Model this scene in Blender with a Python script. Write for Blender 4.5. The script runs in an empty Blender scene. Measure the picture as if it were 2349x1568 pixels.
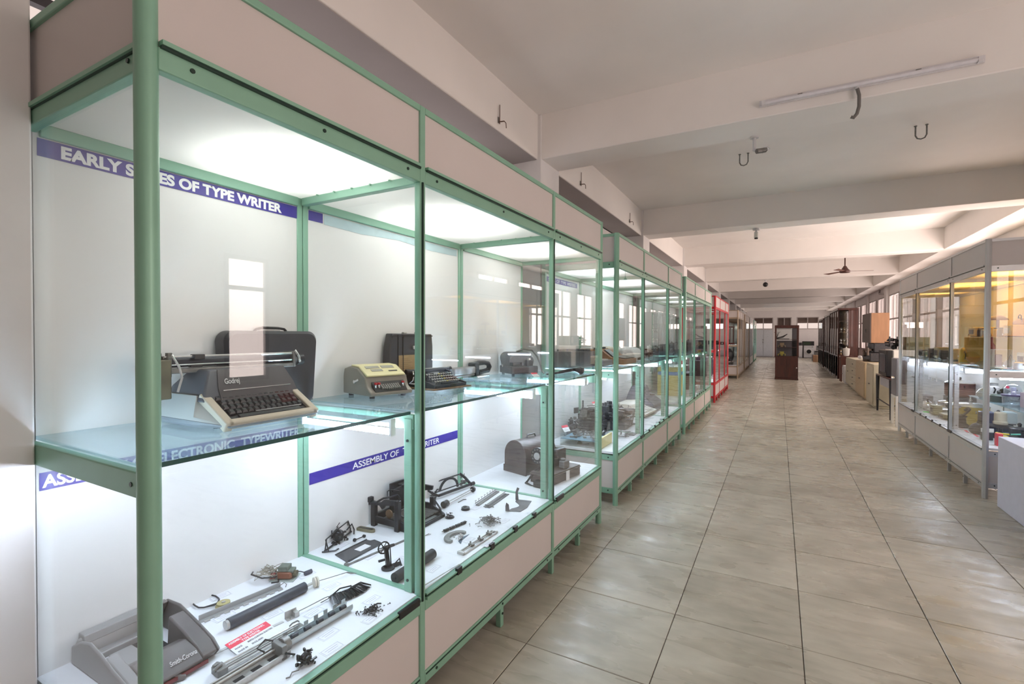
import bpy, math, random
from mathutils import Matrix, Vector
random.seed(7)
C = bpy.context.scene.collection
PI = math.pi
# ---------------------------------------------------------------- camera, world, exposure
sc = bpy.context.scene
CAM_H = 1.5265; YAW = .5029; PIT = -.0141; ROL = .0029; FPX = 1111.56
cy, sy = math.cos(YAW), math.sin(YAW); cp, sp = math.cos(PIT), math.sin(PIT)
R0 = Vector((cy, sy, 0)); U0 = Vector((sy*sp, -cy*sp, cp)); FW = Vector((-sy*cp, cy*cp, sp))
RR = R0*math.cos(ROL) + U0*math.sin(ROL); UU = -R0*math.sin(ROL) + U0*math.cos(ROL)
cam_data = bpy.data.cameras.new('camera'); cam = bpy.data.objects.new('camera', cam_data); C.objects.link(cam)
cam_data.sensor_width = 36; cam_data.lens = FPX/2349*36; cam_data.clip_start = .02; cam_data.clip_end = 200
m = Matrix((RR, UU, -FW)).transposed().to_4x4(); m.translation = Vector((0, 0, CAM_H)); cam.matrix_world = m
sc.camera = cam
world = bpy.data.worlds.new('world'); sc.world = world; world.use_nodes = True
bg = world.node_tree.nodes['Background']; bg.inputs['Color'].default_value = (1, .86, .8, 1); bg.inputs['Strength'].default_value = .9
sc.view_settings.view_transform = 'Standard'; sc.view_settings.look = 'None'
sc.view_settings.gamma = 1; sc.view_settings.use_curve_mapping = False
sc.view_settings.exposure = 0.1
try:
    sc.cycles.transparent_max_bounces = 32
    sc.cycles.max_bounces = 6
except Exception: pass
WIN_R = 68      # watts per right-hand window (warm daylight)
WIN_L = 5       # left clerestory windows (cool daylight)
LOW_TUBE = 72    # emission of the tubes under the glass shelves
TOP_LAMP = 5.6     # watts of the lamp over each luminous case ceiling, per metre

def area(name, loc, rot, sx, sz, watts, col, parent=None):
    l = bpy.data.lights.new(name, 'AREA'); l.shape = 'RECTANGLE'; l.size = sx; l.size_y = sz
    l.energy = watts; l.color = col
    o = bpy.data.objects.new(name, l); C.objects.link(o); o.location = loc; o.rotation_euler = rot
    if parent: o.parent = parent
    return o
COL_Y = [.2 + 4.1*k for k in range(-1, 10)]          # near faces of the columns
def bays_of(c):                                      # window openings of the right wall, bay by bay
    if c < 0: return [(.6, 2.0), (2.5, 3.9)]  # unseen windows behind the camera, added to brighten ceiling and floor
    if c < 1: return [(.6, 2.0), (3.24, 3.80)]
    if c < 5: return []
    return [(.6, 2.0), (2.5, 4.0)]
for k, c in enumerate(COL_Y):                        # daylight outside every window, added unseen ones included
    if c > 39: break
    for (a, b) in bays_of(c):
        if c + b < 39.8:
            zt = 2.93 if b-a > 1 else 2.5
            area('daylight', (3.335, c + (a+b)/2, (.95+zt)/2), (0, PI/2, 0), zt-.95, b-a, WIN_R*(b-a)/1.4*(.2 if c < 0 else .85 if c < 1 else 1.5 if c < 12 else .62 if c < 20 else .38), (1, .86, .815))
    if 0 < c < 1: area('daylight', (-2.66, c + 2.15, 2.85), (0, -PI/2, 0), .78, 3.7, WIN_L, (.82, .86, 1))

# ---------------------------------------------------------------- materials
MATS = {}
def mat(name, col, rough=.5, metal=0, var=.06, scale=18, bump=0, coat=0, emit=None, estr=0, stretch=None, spec=.5):
    if name in MATS: return MATS[name]
    M = bpy.data.materials.new(name); M.use_nodes = True; nt = M.node_tree; b = nt.nodes['Principled BSDF']
    b.inputs['Roughness'].default_value = rough; b.inputs['Metallic'].default_value = metal
    b.inputs['Coat Weight'].default_value = coat; b.inputs['Specular IOR Level'].default_value = spec
    tc = nt.nodes.new('ShaderNodeTexCoord'); n = nt.nodes.new('ShaderNodeTexNoise')
    n.inputs['Scale'].default_value = scale; n.inputs['Detail'].default_value = 5
    if stretch:
        mp = nt.nodes.new('ShaderNodeMapping'); mp.inputs['Scale'].default_value = stretch
        nt.links.new(tc.outputs['Object'], mp.inputs[0]); nt.links.new(mp.outputs[0], n.inputs['Vector'])
    else: nt.links.new(tc.outputs['Object'], n.inputs['Vector'])
    r = nt.nodes.new('ShaderNodeValToRGB'); r.color_ramp.elements[0].position = .3; r.color_ramp.elements[1].position = .7
    r.color_ramp.elements[0].color = tuple(max(0, c*(1-var)) for c in col) + (1,)
    r.color_ramp.elements[1].color = tuple(min(1, c*(1+var)) for c in col) + (1,)
    nt.links.new(n.outputs['Fac'], r.inputs[0]); nt.links.new(r.outputs[0], b.inputs['Base Color'])
    if bump:
        bp = nt.nodes.new('ShaderNodeBump'); bp.inputs['Strength'].default_value = bump; bp.inputs['Distance'].default_value = .004
        nt.links.new(n.outputs['Fac'], bp.inputs['Height']); nt.links.new(bp.outputs[0], b.inputs['Normal'])
    if emit:
        b.inputs['Emission Color'].default_value = emit + (1,); b.inputs['Emission Strength'].default_value = estr
    MATS[name] = M; return M
def glass(name, tint, refl=1.0, film=0.0, filmcol=(.8, .9, .9)):
    M = bpy.data.materials.new(name); M.use_nodes = True; nt = M.node_tree; nt.nodes.clear()
    out = nt.nodes.new('ShaderNodeOutputMaterial'); tr = nt.nodes.new('ShaderNodeBsdfTransparent'); gl = nt.nodes.new('ShaderNodeBsdfGlossy')
    tr.inputs[0].default_value = tint + (1,); gl.inputs['Roughness'].default_value = .01
    lw = nt.nodes.new('ShaderNodeLayerWeight'); lw.inputs[0].default_value = .5      # Schlick, the same from both sides
    p5 = nt.nodes.new('ShaderNodeMath'); p5.operation = 'POWER'; p5.inputs[1].default_value = 5; nt.links.new(lw.outputs['Facing'], p5.inputs[0])
    mu = nt.nodes.new('ShaderNodeMath'); mu.operation = 'MULTIPLY_ADD'; mu.inputs[1].default_value = .96*refl; mu.inputs[2].default_value = .04*refl
    nt.links.new(p5.outputs[0], mu.inputs[0])
    mx = nt.nodes.new('ShaderNodeMixShader'); nt.links.new(mu.outputs[0], mx.inputs[0]); nt.links.new(tr.outputs[0], mx.inputs[1]); nt.links.new(gl.outputs[0], mx.inputs[2])
    last = mx
    if film:
        df = nt.nodes.new('ShaderNodeBsdfDiffuse'); df.inputs[0].default_value = filmcol + (1,)
        n = nt.nodes.new('ShaderNodeTexNoise'); n.inputs['Scale'].default_value = 6
        mr = nt.nodes.new('ShaderNodeMapRange'); mr.inputs[3].default_value = film*.7; mr.inputs[4].default_value = film*1.3
        nt.links.new(n.outputs['Fac'], mr.inputs[0])
        m2 = nt.nodes.new('ShaderNodeMixShader'); nt.links.new(mr.outputs[0], m2.inputs[0])
        nt.links.new(mx.outputs[0], m2.inputs[1]); nt.links.new(df.outputs[0], m2.inputs[2]); last = m2
    nt.links.new(last.outputs[0], out.inputs[0]); MATS[name] = M; return M
def emission(name, col, strength):
    M = bpy.data.materials.new(name); M.use_nodes = True; nt = M.node_tree; nt.nodes.clear()
    out = nt.nodes.new('ShaderNodeOutputMaterial'); e = nt.nodes.new('ShaderNodeEmission')
    e.inputs[0].default_value = col + (1,); e.inputs[1].default_value = strength
    nt.links.new(e.outputs[0], out.inputs[0]); MATS[name] = M; return M
def diffuser(name, col):
    M = bpy.data.materials.new(name); M.use_nodes = True; nt = M.node_tree; nt.nodes.clear()
    out = nt.nodes.new('ShaderNodeOutputMaterial'); t = nt.nodes.new('ShaderNodeBsdfTranslucent'); d = nt.nodes.new('ShaderNodeBsdfPrincipled')
    tp = nt.nodes.new('ShaderNodeBsdfTransparent')
    t.inputs[0].default_value = col + (1,); d.inputs['Base Color'].default_value = col + (1,); d.inputs['Roughness'].default_value = .25
    m1 = nt.nodes.new('ShaderNodeMixShader'); m1.inputs[0].default_value = .3
    nt.links.new(t.outputs[0], m1.inputs[1]); nt.links.new(d.outputs[0], m1.inputs[2])
    m2 = nt.nodes.new('ShaderNodeMixShader'); m2.inputs[0].default_value = .22
    nt.links.new(m1.outputs[0], m2.inputs[1]); nt.links.new(tp.outputs[0], m2.inputs[2])
    nt.links.new(m2.outputs[0], out.inputs[0]); MATS[name] = M; return M

G = mat('green_paint', (.25, .47, .345), .38, .15, .04, 8)
GD = mat('dark_track', (.02, .045, .035), .3, .3, .05)
SILV = mat('silver_metal', (.60, .60, .60), .35, .6, .04, 8)
REDP = mat('red_paint', (.52, .02, .03), .4, .1, .05, 8)
BRZ = mat('tan_metal', (.42, .33, .24), .4, .4, .05, 8)
LAM = mat('white_laminate', (.63, .575, .55), .45, 0, .02, 3)
LAMC = mat('deck_white', (.86, .87, .9), .35, 0, .01, 3)
BACK = mat('back_board', (.80, .80, .79), .22, 0, .015, 1.2)
BACKY = mat('yellow_back_board', (.80, .66, .36), .4, 0, .03, 1.5)
BLACK = mat('black_plastic', (.012, .012, .014), .35, 0, .2)
BLKM = mat('black_enamel', (.02, .021, .025), .28, .3, .3, 30)
STEEL = mat('steel', (.50, .49, .47), .35, .5, .15, 40)
DSTEEL = mat('dull_steel', (.21, .205, .195), .38, .45, .25, 40)
CHROME = mat('chrome', (.8, .8, .8), .14, .75, .03)
RUBBER = mat('rubber', (.03, .035, .05), .45, 0, .15)
PAPER = mat('paper', (.85, .85, .86), .6, 0, .01)
PAPERL = mat('printed_line', (.35, .34, .55), .6, 0, .01)
REDC = mat('red_card', (.75, .05, .09), .5, 0, .02)
BLUE = mat('banner_blue', (.045, .03, .30), .35, 0, .03)
LETTER = mat('lettering_white', (.92, .92, .92), .5, 0, .01)
LETK = mat('lettering_grey', (.25, .25, .27), .5, 0, .01)
GLS = glass('case_glass', (.972, .985, .982), 1.0)
SHG = glass('shelf_glass', (.82, .93, .96), 1.0, .09, (.62, .82, .90))
GEDGE = mat('glass_edge', (.03, .10, .09), .15, 0, .1)
WGL = glass('window_glass', (.97, .95, .94), .25)
DIFF = diffuser('luminous_panel', (.92, .93, .91))
DIFFY = diffuser('luminous_panel_yellow', (.95, .80, .45))
TUBE = emission('tube_glow', (.76, .83, 1.0), LOW_TUBE)
TUBEF = emission('tube_glow_far', (.80, .90, 1.0), LOW_TUBE*.55)
CEIL = mat('ceiling_paint', (.87, .835, .80), .75, 0, .035, 1.3, .05)
WALLM = mat('wall_paint', (.80, .77, .76), .7, 0, .04, 2, .05)

# ---------------------------------------------------------------- mesh helpers
class MB:
    def __init__(s): s.v = []; s.f = []
    def add(s, vs, fs, M=None):
        o = len(s.v)
        s.v += [tuple(M @ Vector(v)) if M is not None else tuple(v) for v in vs]
        s.f += [tuple(i+o for i in f) for f in fs]; return s
    def box(s, c, d, rot=None):
        x, y, z = d[0]/2, d[1]/2, d[2]/2
        vs = [(a*x, b*y, e*z) for a in (-1, 1) for b in (-1, 1) for e in (-1, 1)]
        fs = [(0,1,3,2),(4,6,7,5),(0,4,5,1),(2,3,7,6),(0,2,6,4),(1,5,7,3)]
        M = Matrix.Translation(c)
        if rot is not None: M = M @ (Matrix.Rotation(rot, 4, 'Z') if isinstance(rot, (int, float)) else rot.to_4x4())
        return s.add(vs, fs, M)
    def b2(s, x0, x1, y0, y1, z0, z1):
        return s.box(((x0+x1)/2, (y0+y1)/2, (z0+z1)/2), (abs(x1-x0), abs(y1-y0), abs(z1-z0)))
    def cyl(s, p0, p1, r, n=12, r2=None):
        p0, p1 = Vector(p0), Vector(p1); d = p1-p0; L = d.length
        if L < 1e-6: return s
        q = d.to_track_quat('Z', 'Y').to_matrix().to_4x4(); M = Matrix.Translation(p0) @ q
        r2 = r if r2 is None else r2
        vs = [(r*math.cos(2*PI*i/n), r*math.sin(2*PI*i/n), 0) for i in range(n)] + [(r2*math.cos(2*PI*i/n), r2*math.sin(2*PI*i/n), L) for i in range(n)]
        fs = [(i, (i+1) % n, n+(i+1) % n, n+i) for i in range(n)] + [tuple(range(n-1, -1, -1)), tuple(range(n, 2*n))]
        return s.add(vs, fs, M)
    def tube(s, pts, r, n=6, closed=False):
        pts = [Vector(p) for p in pts]; k = len(pts)
        base = len(s.v); up = None
        for i, p in enumerate(pts):
            a = pts[i-1] if (i > 0 or closed) else p; b = pts[(i+1) % k] if (i < k-1 or closed) else p
            t = (b-a).normalized()
            if up is None: up = t.orthogonal().normalized()
            u = (up - t*up.dot(t)).normalized(); w = t.cross(u); up = u
            rr = r[i] if isinstance(r, (list, tuple)) else r
            for j in range(n):
                s.v.append(tuple(p + u*rr*math.cos(2*PI*j/n) + w*rr*math.sin(2*PI*j/n)))
        for i in range(k if closed else k-1):
            for j in range(n):
                a = base+i*n; b = base+((i+1) % k)*n
                s.f.append((a+j, a+(j+1) % n, b+(j+1) % n, b+j))
        if not closed:
            s.f.append(tuple(base+j for j in range(n-1, -1, -1))); s.f.append(tuple(base+(k-1)*n+j for j in range(n)))
        return s
    def lathe(s, prof, n=16, c=(0, 0, 0), M=None):
        k = len(prof); vs = []
        for (r, z) in prof:
            for j in range(n): vs.append((c[0]+r*math.cos(2*PI*j/n), c[1]+r*math.sin(2*PI*j/n), c[2]+z))
        fs = [(i*n+j, i*n+(j+1) % n, (i+1)*n+(j+1) % n, (i+1)*n+j) for i in range(k-1) for j in range(n)]
        fs += [tuple(range(n-1, -1, -1)), tuple((k-1)*n+j for j in range(n))]
        return s.add(vs, fs, M)
    def prism(s, poly, axis, a, b, M=None):
        n = len(poly)
        f = {'y': lambda p, t: (p[0], t, p[1]), 'x': lambda p, t: (t, p[0], p[1]), 'z': lambda p, t: (p[0], p[1], t)}[axis]
        vs = [f(p, a) for p in poly] + [f(p, b) for p in poly]
        fs = [(i, (i+1) % n, n+(i+1) % n, n+i) for i in range(n)] + [tuple(range(n-1, -1, -1)), tuple(range(n, 2*n))]
        return s.add(vs, fs, M)
    def ball(s, c, r, n=10, sq=(1, 1, 1)):
        prof = [(max(1e-4, r*math.sin(PI*i/6)), -r*math.cos(PI*i/6)) for i in range(7)]
        M = Matrix.Translation(c) @ Matrix.Diagonal((sq[0], sq[1], sq[2], 1))
        return s.lathe(prof, n, (0, 0, 0), M)
    def mesh(s, name, m, smooth=35):
        me = bpy.data.meshes.new(name); me.from_pydata(s.v, [], s.f); me.materials.append(m)
        import bmesh
        bm = bmesh.new(); bm.from_mesh(me); bmesh.ops.recalc_face_normals(bm, faces=bm.faces); bm.to_mesh(me); bm.free()
        if smooth:
            me.polygons.foreach_set('use_smooth', [True]*len(me.polygons)); me.set_sharp_from_angle(angle=math.radians(smooth))
        return me
    def build(s, name, m, parent=None, bevel=0, smooth=35, loc=None, label=None):
        o = bpy.data.objects.new(name, s.mesh(name, m, smooth)); C.objects.link(o)
        if parent: o.parent = parent
        if loc: o.location = loc
        if bevel:
            md = o.modifiers.new('bevel', 'BEVEL'); md.width = bevel; md.segments = 2; md.limit_method = 'ANGLE'
        if label: o['label'] = label
        return o
def thing(name, label, cat, loc=(0, 0, 0), rz=0, group=None):
    o = bpy.data.objects.new(name, None); C.objects.link(o); o.empty_display_size = .05
    o.location = loc; o.rotation_euler = (0, 0, rz); o['label'] = label; o['category'] = cat
    if group: o['group'] = group
    return o
def tag(o, label, cat, group=None):
    o['label'] = label; o['category'] = cat
    if group: o['group'] = group
    return o
def structure(o): o['kind'] = 'structure'; return o
def inst(name, me, parent, loc=(0, 0, 0), rot=(0, 0, 0)):
    o = bpy.data.objects.new(name, me); C.objects.link(o); o.parent = parent; o.location = loc; o.rotation_euler = rot; return o
def dup(root, loc, rz, label, group=None):
    r = root.copy(); C.objects.link(r); r.location = loc; r.rotation_euler = (0, 0, rz); r['label'] = label
    if group: r['group'] = group
    for ch in list(root.children):
        c = ch.copy(); C.objects.link(c); c.parent = r
        for g in list(ch.children):
            d = g.copy(); C.objects.link(d); d.parent = c
    return r
WALLTXT = Matrix(((0, 0, 1), (1, 0, 0), (0, 1, 0))).to_4x4()      # text facing +X, reading towards +Y
FLATTXT = Matrix(((0, -1, 0), (1, 0, 0), (0, 0, 1))).to_4x4()     # lying on a deck, facing up, reading towards +Y
def text(name, s, size, at, parent, m=None, basis=WALLTXT, bold=.02, width=None, shear=0, depth=.0006, rz=0):
    cu = bpy.data.curves.new('t', 'FONT'); cu.body = s; cu.size = size; cu.offset = bold*size; cu.extrude = depth/2; cu.shear = shear
    o = bpy.data.objects.new('t', cu); C.objects.link(o)
    dg = bpy.context.evaluated_depsgraph_get(); me = bpy.data.meshes.new_from_object(o.evaluated_get(dg))
    bpy.data.objects.remove(o); bpy.data.curves.remove(cu)
    if width:
        xs = [v.co.x for v in me.vertices]; k = width/(max(xs)-min(xs)); x0 = min(xs)
        for v in me.vertices: v.co.x = (v.co.x-x0)*k
    me.transform(Matrix.Translation(at) @ Matrix.Rotation(rz, 4, 'Z') @ basis); me.materials.clear(); me.materials.append(m or LETTER)
    o = bpy.data.objects.new(name, me); C.objects.link(o)
    if parent: o.parent = parent
    return o

# ---------------------------------------------------------------- room
XL, XR, YB, YF, ZC, ZB = -2.46, 3.3, -5.0, 40.0, 3.68, 3.25
fl = structure(MB().b2(XL-.4, XR+.4, YB, YF+.3, -.15, -.0045).build('floor', mat('floor_joint', (.11, .09, .075), .8), smooth=0))
# kota stone tile material: mottled, worn polish
def tile_mat():
    M = bpy.data.materials.new('stone_tile'); M.use_nodes = True; nt = M.node_tree; b = nt.nodes['Principled BSDF']
    geo = nt.nodes.new('ShaderNodeNewGeometry'); oi = nt.nodes.new('ShaderNodeObjectInfo')
    def noise(sc_, det, st=(1, 1, 1), dist=0):
        mp = nt.nodes.new('ShaderNodeMapping'); mp.inputs['Scale'].default_value = st; n = nt.nodes.new('ShaderNodeTexNoise')
        n.inputs['Scale'].default_value = sc_; n.inputs['Detail'].default_value = det; n.inputs['Distortion'].default_value = dist
        nt.links.new(geo.outputs['Position'], mp.inputs[0]); nt.links.new(mp.outputs[0], n.inputs['Vector']); return n
    n1 = noise(2.2, 6, (1, 1, 1), .6); n2 = noise(7, 6, (.7, 2.2, 1), .4); n3 = noise(3.5, 4, (.8, 2.2, 1), .3)
    r = nt.nodes.new('ShaderNodeValToRGB'); e = r.color_ramp.elements; e[0].position = .08; e[1].position = .85
    e[0].color = (.30, .285, .225, 1); e[1].color = (.57, .55, .46, 1)
    a = nt.nodes.new('ShaderNodeMath'); a.operation = 'ADD'; nt.links.new(n1.outputs['Fac'], a.inputs[0])
    s2 = nt.nodes.new('ShaderNodeMath'); s2.operation = 'MULTIPLY_ADD'; s2.inputs[1].default_value = .8; s2.inputs[2].default_value = -.4
    nt.links.new(n2.outputs['Fac'], s2.inputs[0]); nt.links.new(s2.outputs[0], a.inputs[1])
    o2 = nt.nodes.new('ShaderNodeMath'); o2.operation = 'MULTIPLY_ADD'; o2.inputs[1].default_value = .22; o2.inputs[2].default_value = -.11
    nt.links.new(oi.outputs['Random'], o2.inputs[0]); a2 = nt.nodes.new('ShaderNodeMath'); nt.links.new(a.outputs[0], a2.inputs[0]); nt.links.new(o2.outputs[0], a2.inputs[1])
    nt.links.new(a2.outputs[0], r.inputs[0]); nt.links.new(r.outputs[0], b.inputs['Base Color'])
    rr = nt.nodes.new('ShaderNodeMapRange'); rr.inputs[1].default_value = .3; rr.inputs[2].default_value = .7; rr.inputs[3].default_value = .17; rr.inputs[4].default_value = .46
    nt.links.new(n3.outputs['Fac'], rr.inputs[0]); nt.links.new(rr.outputs[0], b.inputs['Roughness'])
    bp = nt.nodes.new('ShaderNodeBump'); bp.inputs['Strength'].default_value = .15; bp.inputs['Distance'].default_value = .0008
    nt.links.new(n3.outputs['Fac'], bp.inputs['Height']); nt.links.new(bp.outputs[0], b.inputs['Normal'])
    b.inputs['Specular IOR Level'].default_value = .55
    return M
TILE = tile_mat(); TW, TH = .6, .6185
tb = MB(); g, ch = .0022, .002
x0, x1, y0_, y1_ = g, TW-g, g, TH-g
tb.add([(x0,y0_,-.0044),(x1,y0_,-.0044),(x1,y1_,-.0044),(x0,y1_,-.0044),(x0,y0_,-.002),(x1,y0_,-.002),(x1,y1_,-.002),(x0,y1_,-.002),
        (x0+ch,y0_+ch,0),(x1-ch,y0_+ch,0),(x1-ch,y1_-ch,0),(x0+ch,y1_-ch,0)],
       [(0,1,5,4),(1,2,6,5),(2,3,7,6),(3,0,4,7),(4,5,9,8),(5,6,10,9),(6,7,11,10),(7,4,8,11),(8,9,10,11)])
tm = tb.mesh('tile', TILE, 0); n_t = 0
far = MB()
for j in range(-5, 62):
    yy = 2.742 + TH*(j-3)
    for i in range(-4, 7):
        xx = -.483 + TW*(i)
        if yy > 39.9 or xx < -2.9: continue
        if .3 < yy < 14.5: inst('tile', tm, fl, (xx, yy, random.uniform(-.0006, .0006))); n_t += 1
        else:
            far.add([(v[0]+xx, v[1]+yy, v[2]) for v in tb.v], tb.f)
far.build('distant_tiles', TILE, fl, smooth=0)['kind'] = 'stuff'

ce = structure(MB().b2(XL-.4, XR+.4, YB, YF+.3, ZC, ZC+.2).build('ceiling', CEIL, smooth=0))
for c in COL_Y:
    if c > 39.5: continue
    MB().b2(XL, XR, c+.02, c+.43, ZB, ZC+.01).build('beam', CEIL, ce, bevel=.008)
MB().b2(XL, -2.085, YB, YF, ZB-.001, ZC+.01).build('beam', CEIL, ce, bevel=.008)
MB().b2(XL, -2.095, YB, YF, ZB-.006, ZB-.001).build('soffit_sheet', mat('soffit_grey', (.40, .365, .355), .8, 0, .05, 2), ce)  # thin sheet under the long beam, greyer and darker than the beam paint
MB().b2(2.85, XR, YB, YF, ZB-.001, ZC+.01).build('beam', CEIL, ce, bevel=.008)
MB().b2(XL-.3, XL, YB, YF, ZB-.002, ZC+.01).build('beam', CEIL, ce)
# left wall with clerestory openings
wl = MB(); wl.b2(XL-.2, XL, YB, YF, 0, 2.42)
wl.b2(XL-.2, XL, YB, YF, ZB-.02, ZC)
wl.b2(XL-.2, XL, YB, .56, 2.42, ZB); wl.b2(XL-.2, XL, 3.95, YF, 2.42, ZB)
wl = structure(wl.build('wall_left', WALLM, smooth=0))
for c in COL_Y:
    near = abs(c-.2) < .01; f = -1.90 if near else -2.05
    MB().b2(XL-.05, f, c, c+(.366 if near else .45), 0, ZC).build('column', mat('column_plaster', (.80, .78, .77), .6, 0, .05, 3, .15), wl, bevel=.006)
# window bars of the clerestory
wn = 0
for c in COL_Y[1:2]:
    wn += 1
    w = MB()
    for yy in (c+.40, c+1.55, c+2.7, c+3.73): w.b2(XL-.16, XL-.12, yy-.02, yy+.02, 2.42, 3.23)
    for zz in (2.44, 2.85, 3.21): w.b2(XL-.16, XL-.12, c+.37, c+3.75, zz-.02, zz+.02)
    w = structure(w.build('window_%d' % wn, mat('window_frame_dark', (.06, .055, .06), .5)))
    MB().b2(XL-.142, XL-.138, c+.38, c+3.74, 2.44, 3.21).build('pane', WGL, w, smooth=0)
# right wall with tall windows, some added behind the camera
ops = []
for c in COL_Y:
    for (a, b) in bays_of(c):
        if c+b < 39.8 and c+a > YB: ops.append((c+a, c+b))
wr = MB(); prev = YB
for (a, b) in ops:
    wr.b2(XR, XR+.2, prev, a, 0, ZC); wr.b2(XR, XR+.2, a, b, 0, .95); wr.b2(XR, XR+.2, a, b, 2.93 if b-a > 1 else 2.5, ZC); prev = b
wr.b2(XR, XR+.2, prev, YF, 0, ZC)
wr = structure(wr.build('wall_right', WALLM, smooth=0))
for c in COL_Y: MB().b2(3.22, XR+.05, c, c+.45, 0, ZC).build('column', WALLM, wr, bevel=.006)
FRW = mat('window_frame_grey', (.42, .38, .37), .5)
for (a, b) in ops:
    wn += 1; w = MB(); zt = 2.93 if b-a > 1 else 2.5
    for yy in ((a+.02, (a+b)/2, b-.02) if b-a > 1 else (a+.02, b-.02)): w.b2(XR-.02, XR+.025, yy-.025, yy+.025, .95, zt)
    for zz in (.975, 2.1, zt-.025): w.b2(XR-.019, XR+.024, a, b, zz-.025, zz+.025)
    w = structure(w.build('window_%d' % wn, FRW))
    MB().b2(XR+.006, XR+.010, a+.03, b-.03, .98, zt-.03).build('pane', WGL, w, smooth=0)
structure(MB().b2(XL-.2, XR+.2, YB-.2, YB, 0, ZC+.2).build('wall_back', WALLM, smooth=0))
# far wall with three windows and a white double door
fw = MB(); holes = [(-1.62, -.36, 2.02, 2.86), (-.1, .8, 2.02, 2.86), (1.12, 2.45, 2.02, 2.86)]
prev = XL
for (a, b, z0, z1) in holes:
    fw.b2(prev, a, YF, YF+.2, 0, ZC); fw.b2(a, b, YF, YF+.2, 0, z0); fw.b2(a, b, YF, YF+.2, z1, ZC); prev = b
fw.b2(prev, XR, YF, YF+.2, 0, ZC)
structure(fw.build('wall_front', WALLM, smooth=0))
SHADE = mat('window_blind', (.14, .11, .10), .8, 0, .15)
for i, (a, b, z0, z1) in enumerate(holes):
    wn += 1; w = MB()
    for xx in (a+.025, (a+b)/2, b-.025): w.b2(xx-.03, xx+.03, YF-.01, YF+.05, z0, z1)
    for zz in (z0+.02, z1-.02): w.b2(a, b, YF-.011, YF+.05, zz-.025, zz+.025)
    w = structure(w.build('window_%d' % wn, FRW))
    MB().b2(a, b, YF+.02, YF+.024, z0, z1).build('pane', WGL, w, smooth=0)
    if i != 1:
        MB().b2(a, b, YF+.10, YF+.13, z0+(z1-z0)*.5, z1).build('blind', SHADE, w, smooth=0)
        area('daylight', ((a+b)/2, YF+.3, (z0+z1)/2), (-PI/2, 0, 0), b-a, z1-z0, 22, (1, .86, .76))
    else: MB().b2(a, b, YF+.10, YF+.13, z0, z1).build('blind', SHADE, w, smooth=0)
d = structure(MB().b2(-1.62, -.34, YF-.04, YF, .0, 2.0).build('door_1', mat('door_frame_white', (.6, .6, .62), .5)))
for a, b in ((-1.57, -.99), (-.97, -.39)):
    MB().b2(a, b, YF-.07, YF-.035, .05, 1.95).build('door_leaf', mat('door_white', (.62, .66, .70), .45), d, bevel=.006)
MB().box((-1.0, YF-.1, 1.25), (.12, .05, .03)).box((-1.0, YF-.085, 1.05), (.03, .05, .12)).build('bolt', DSTEEL, d)
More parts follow.
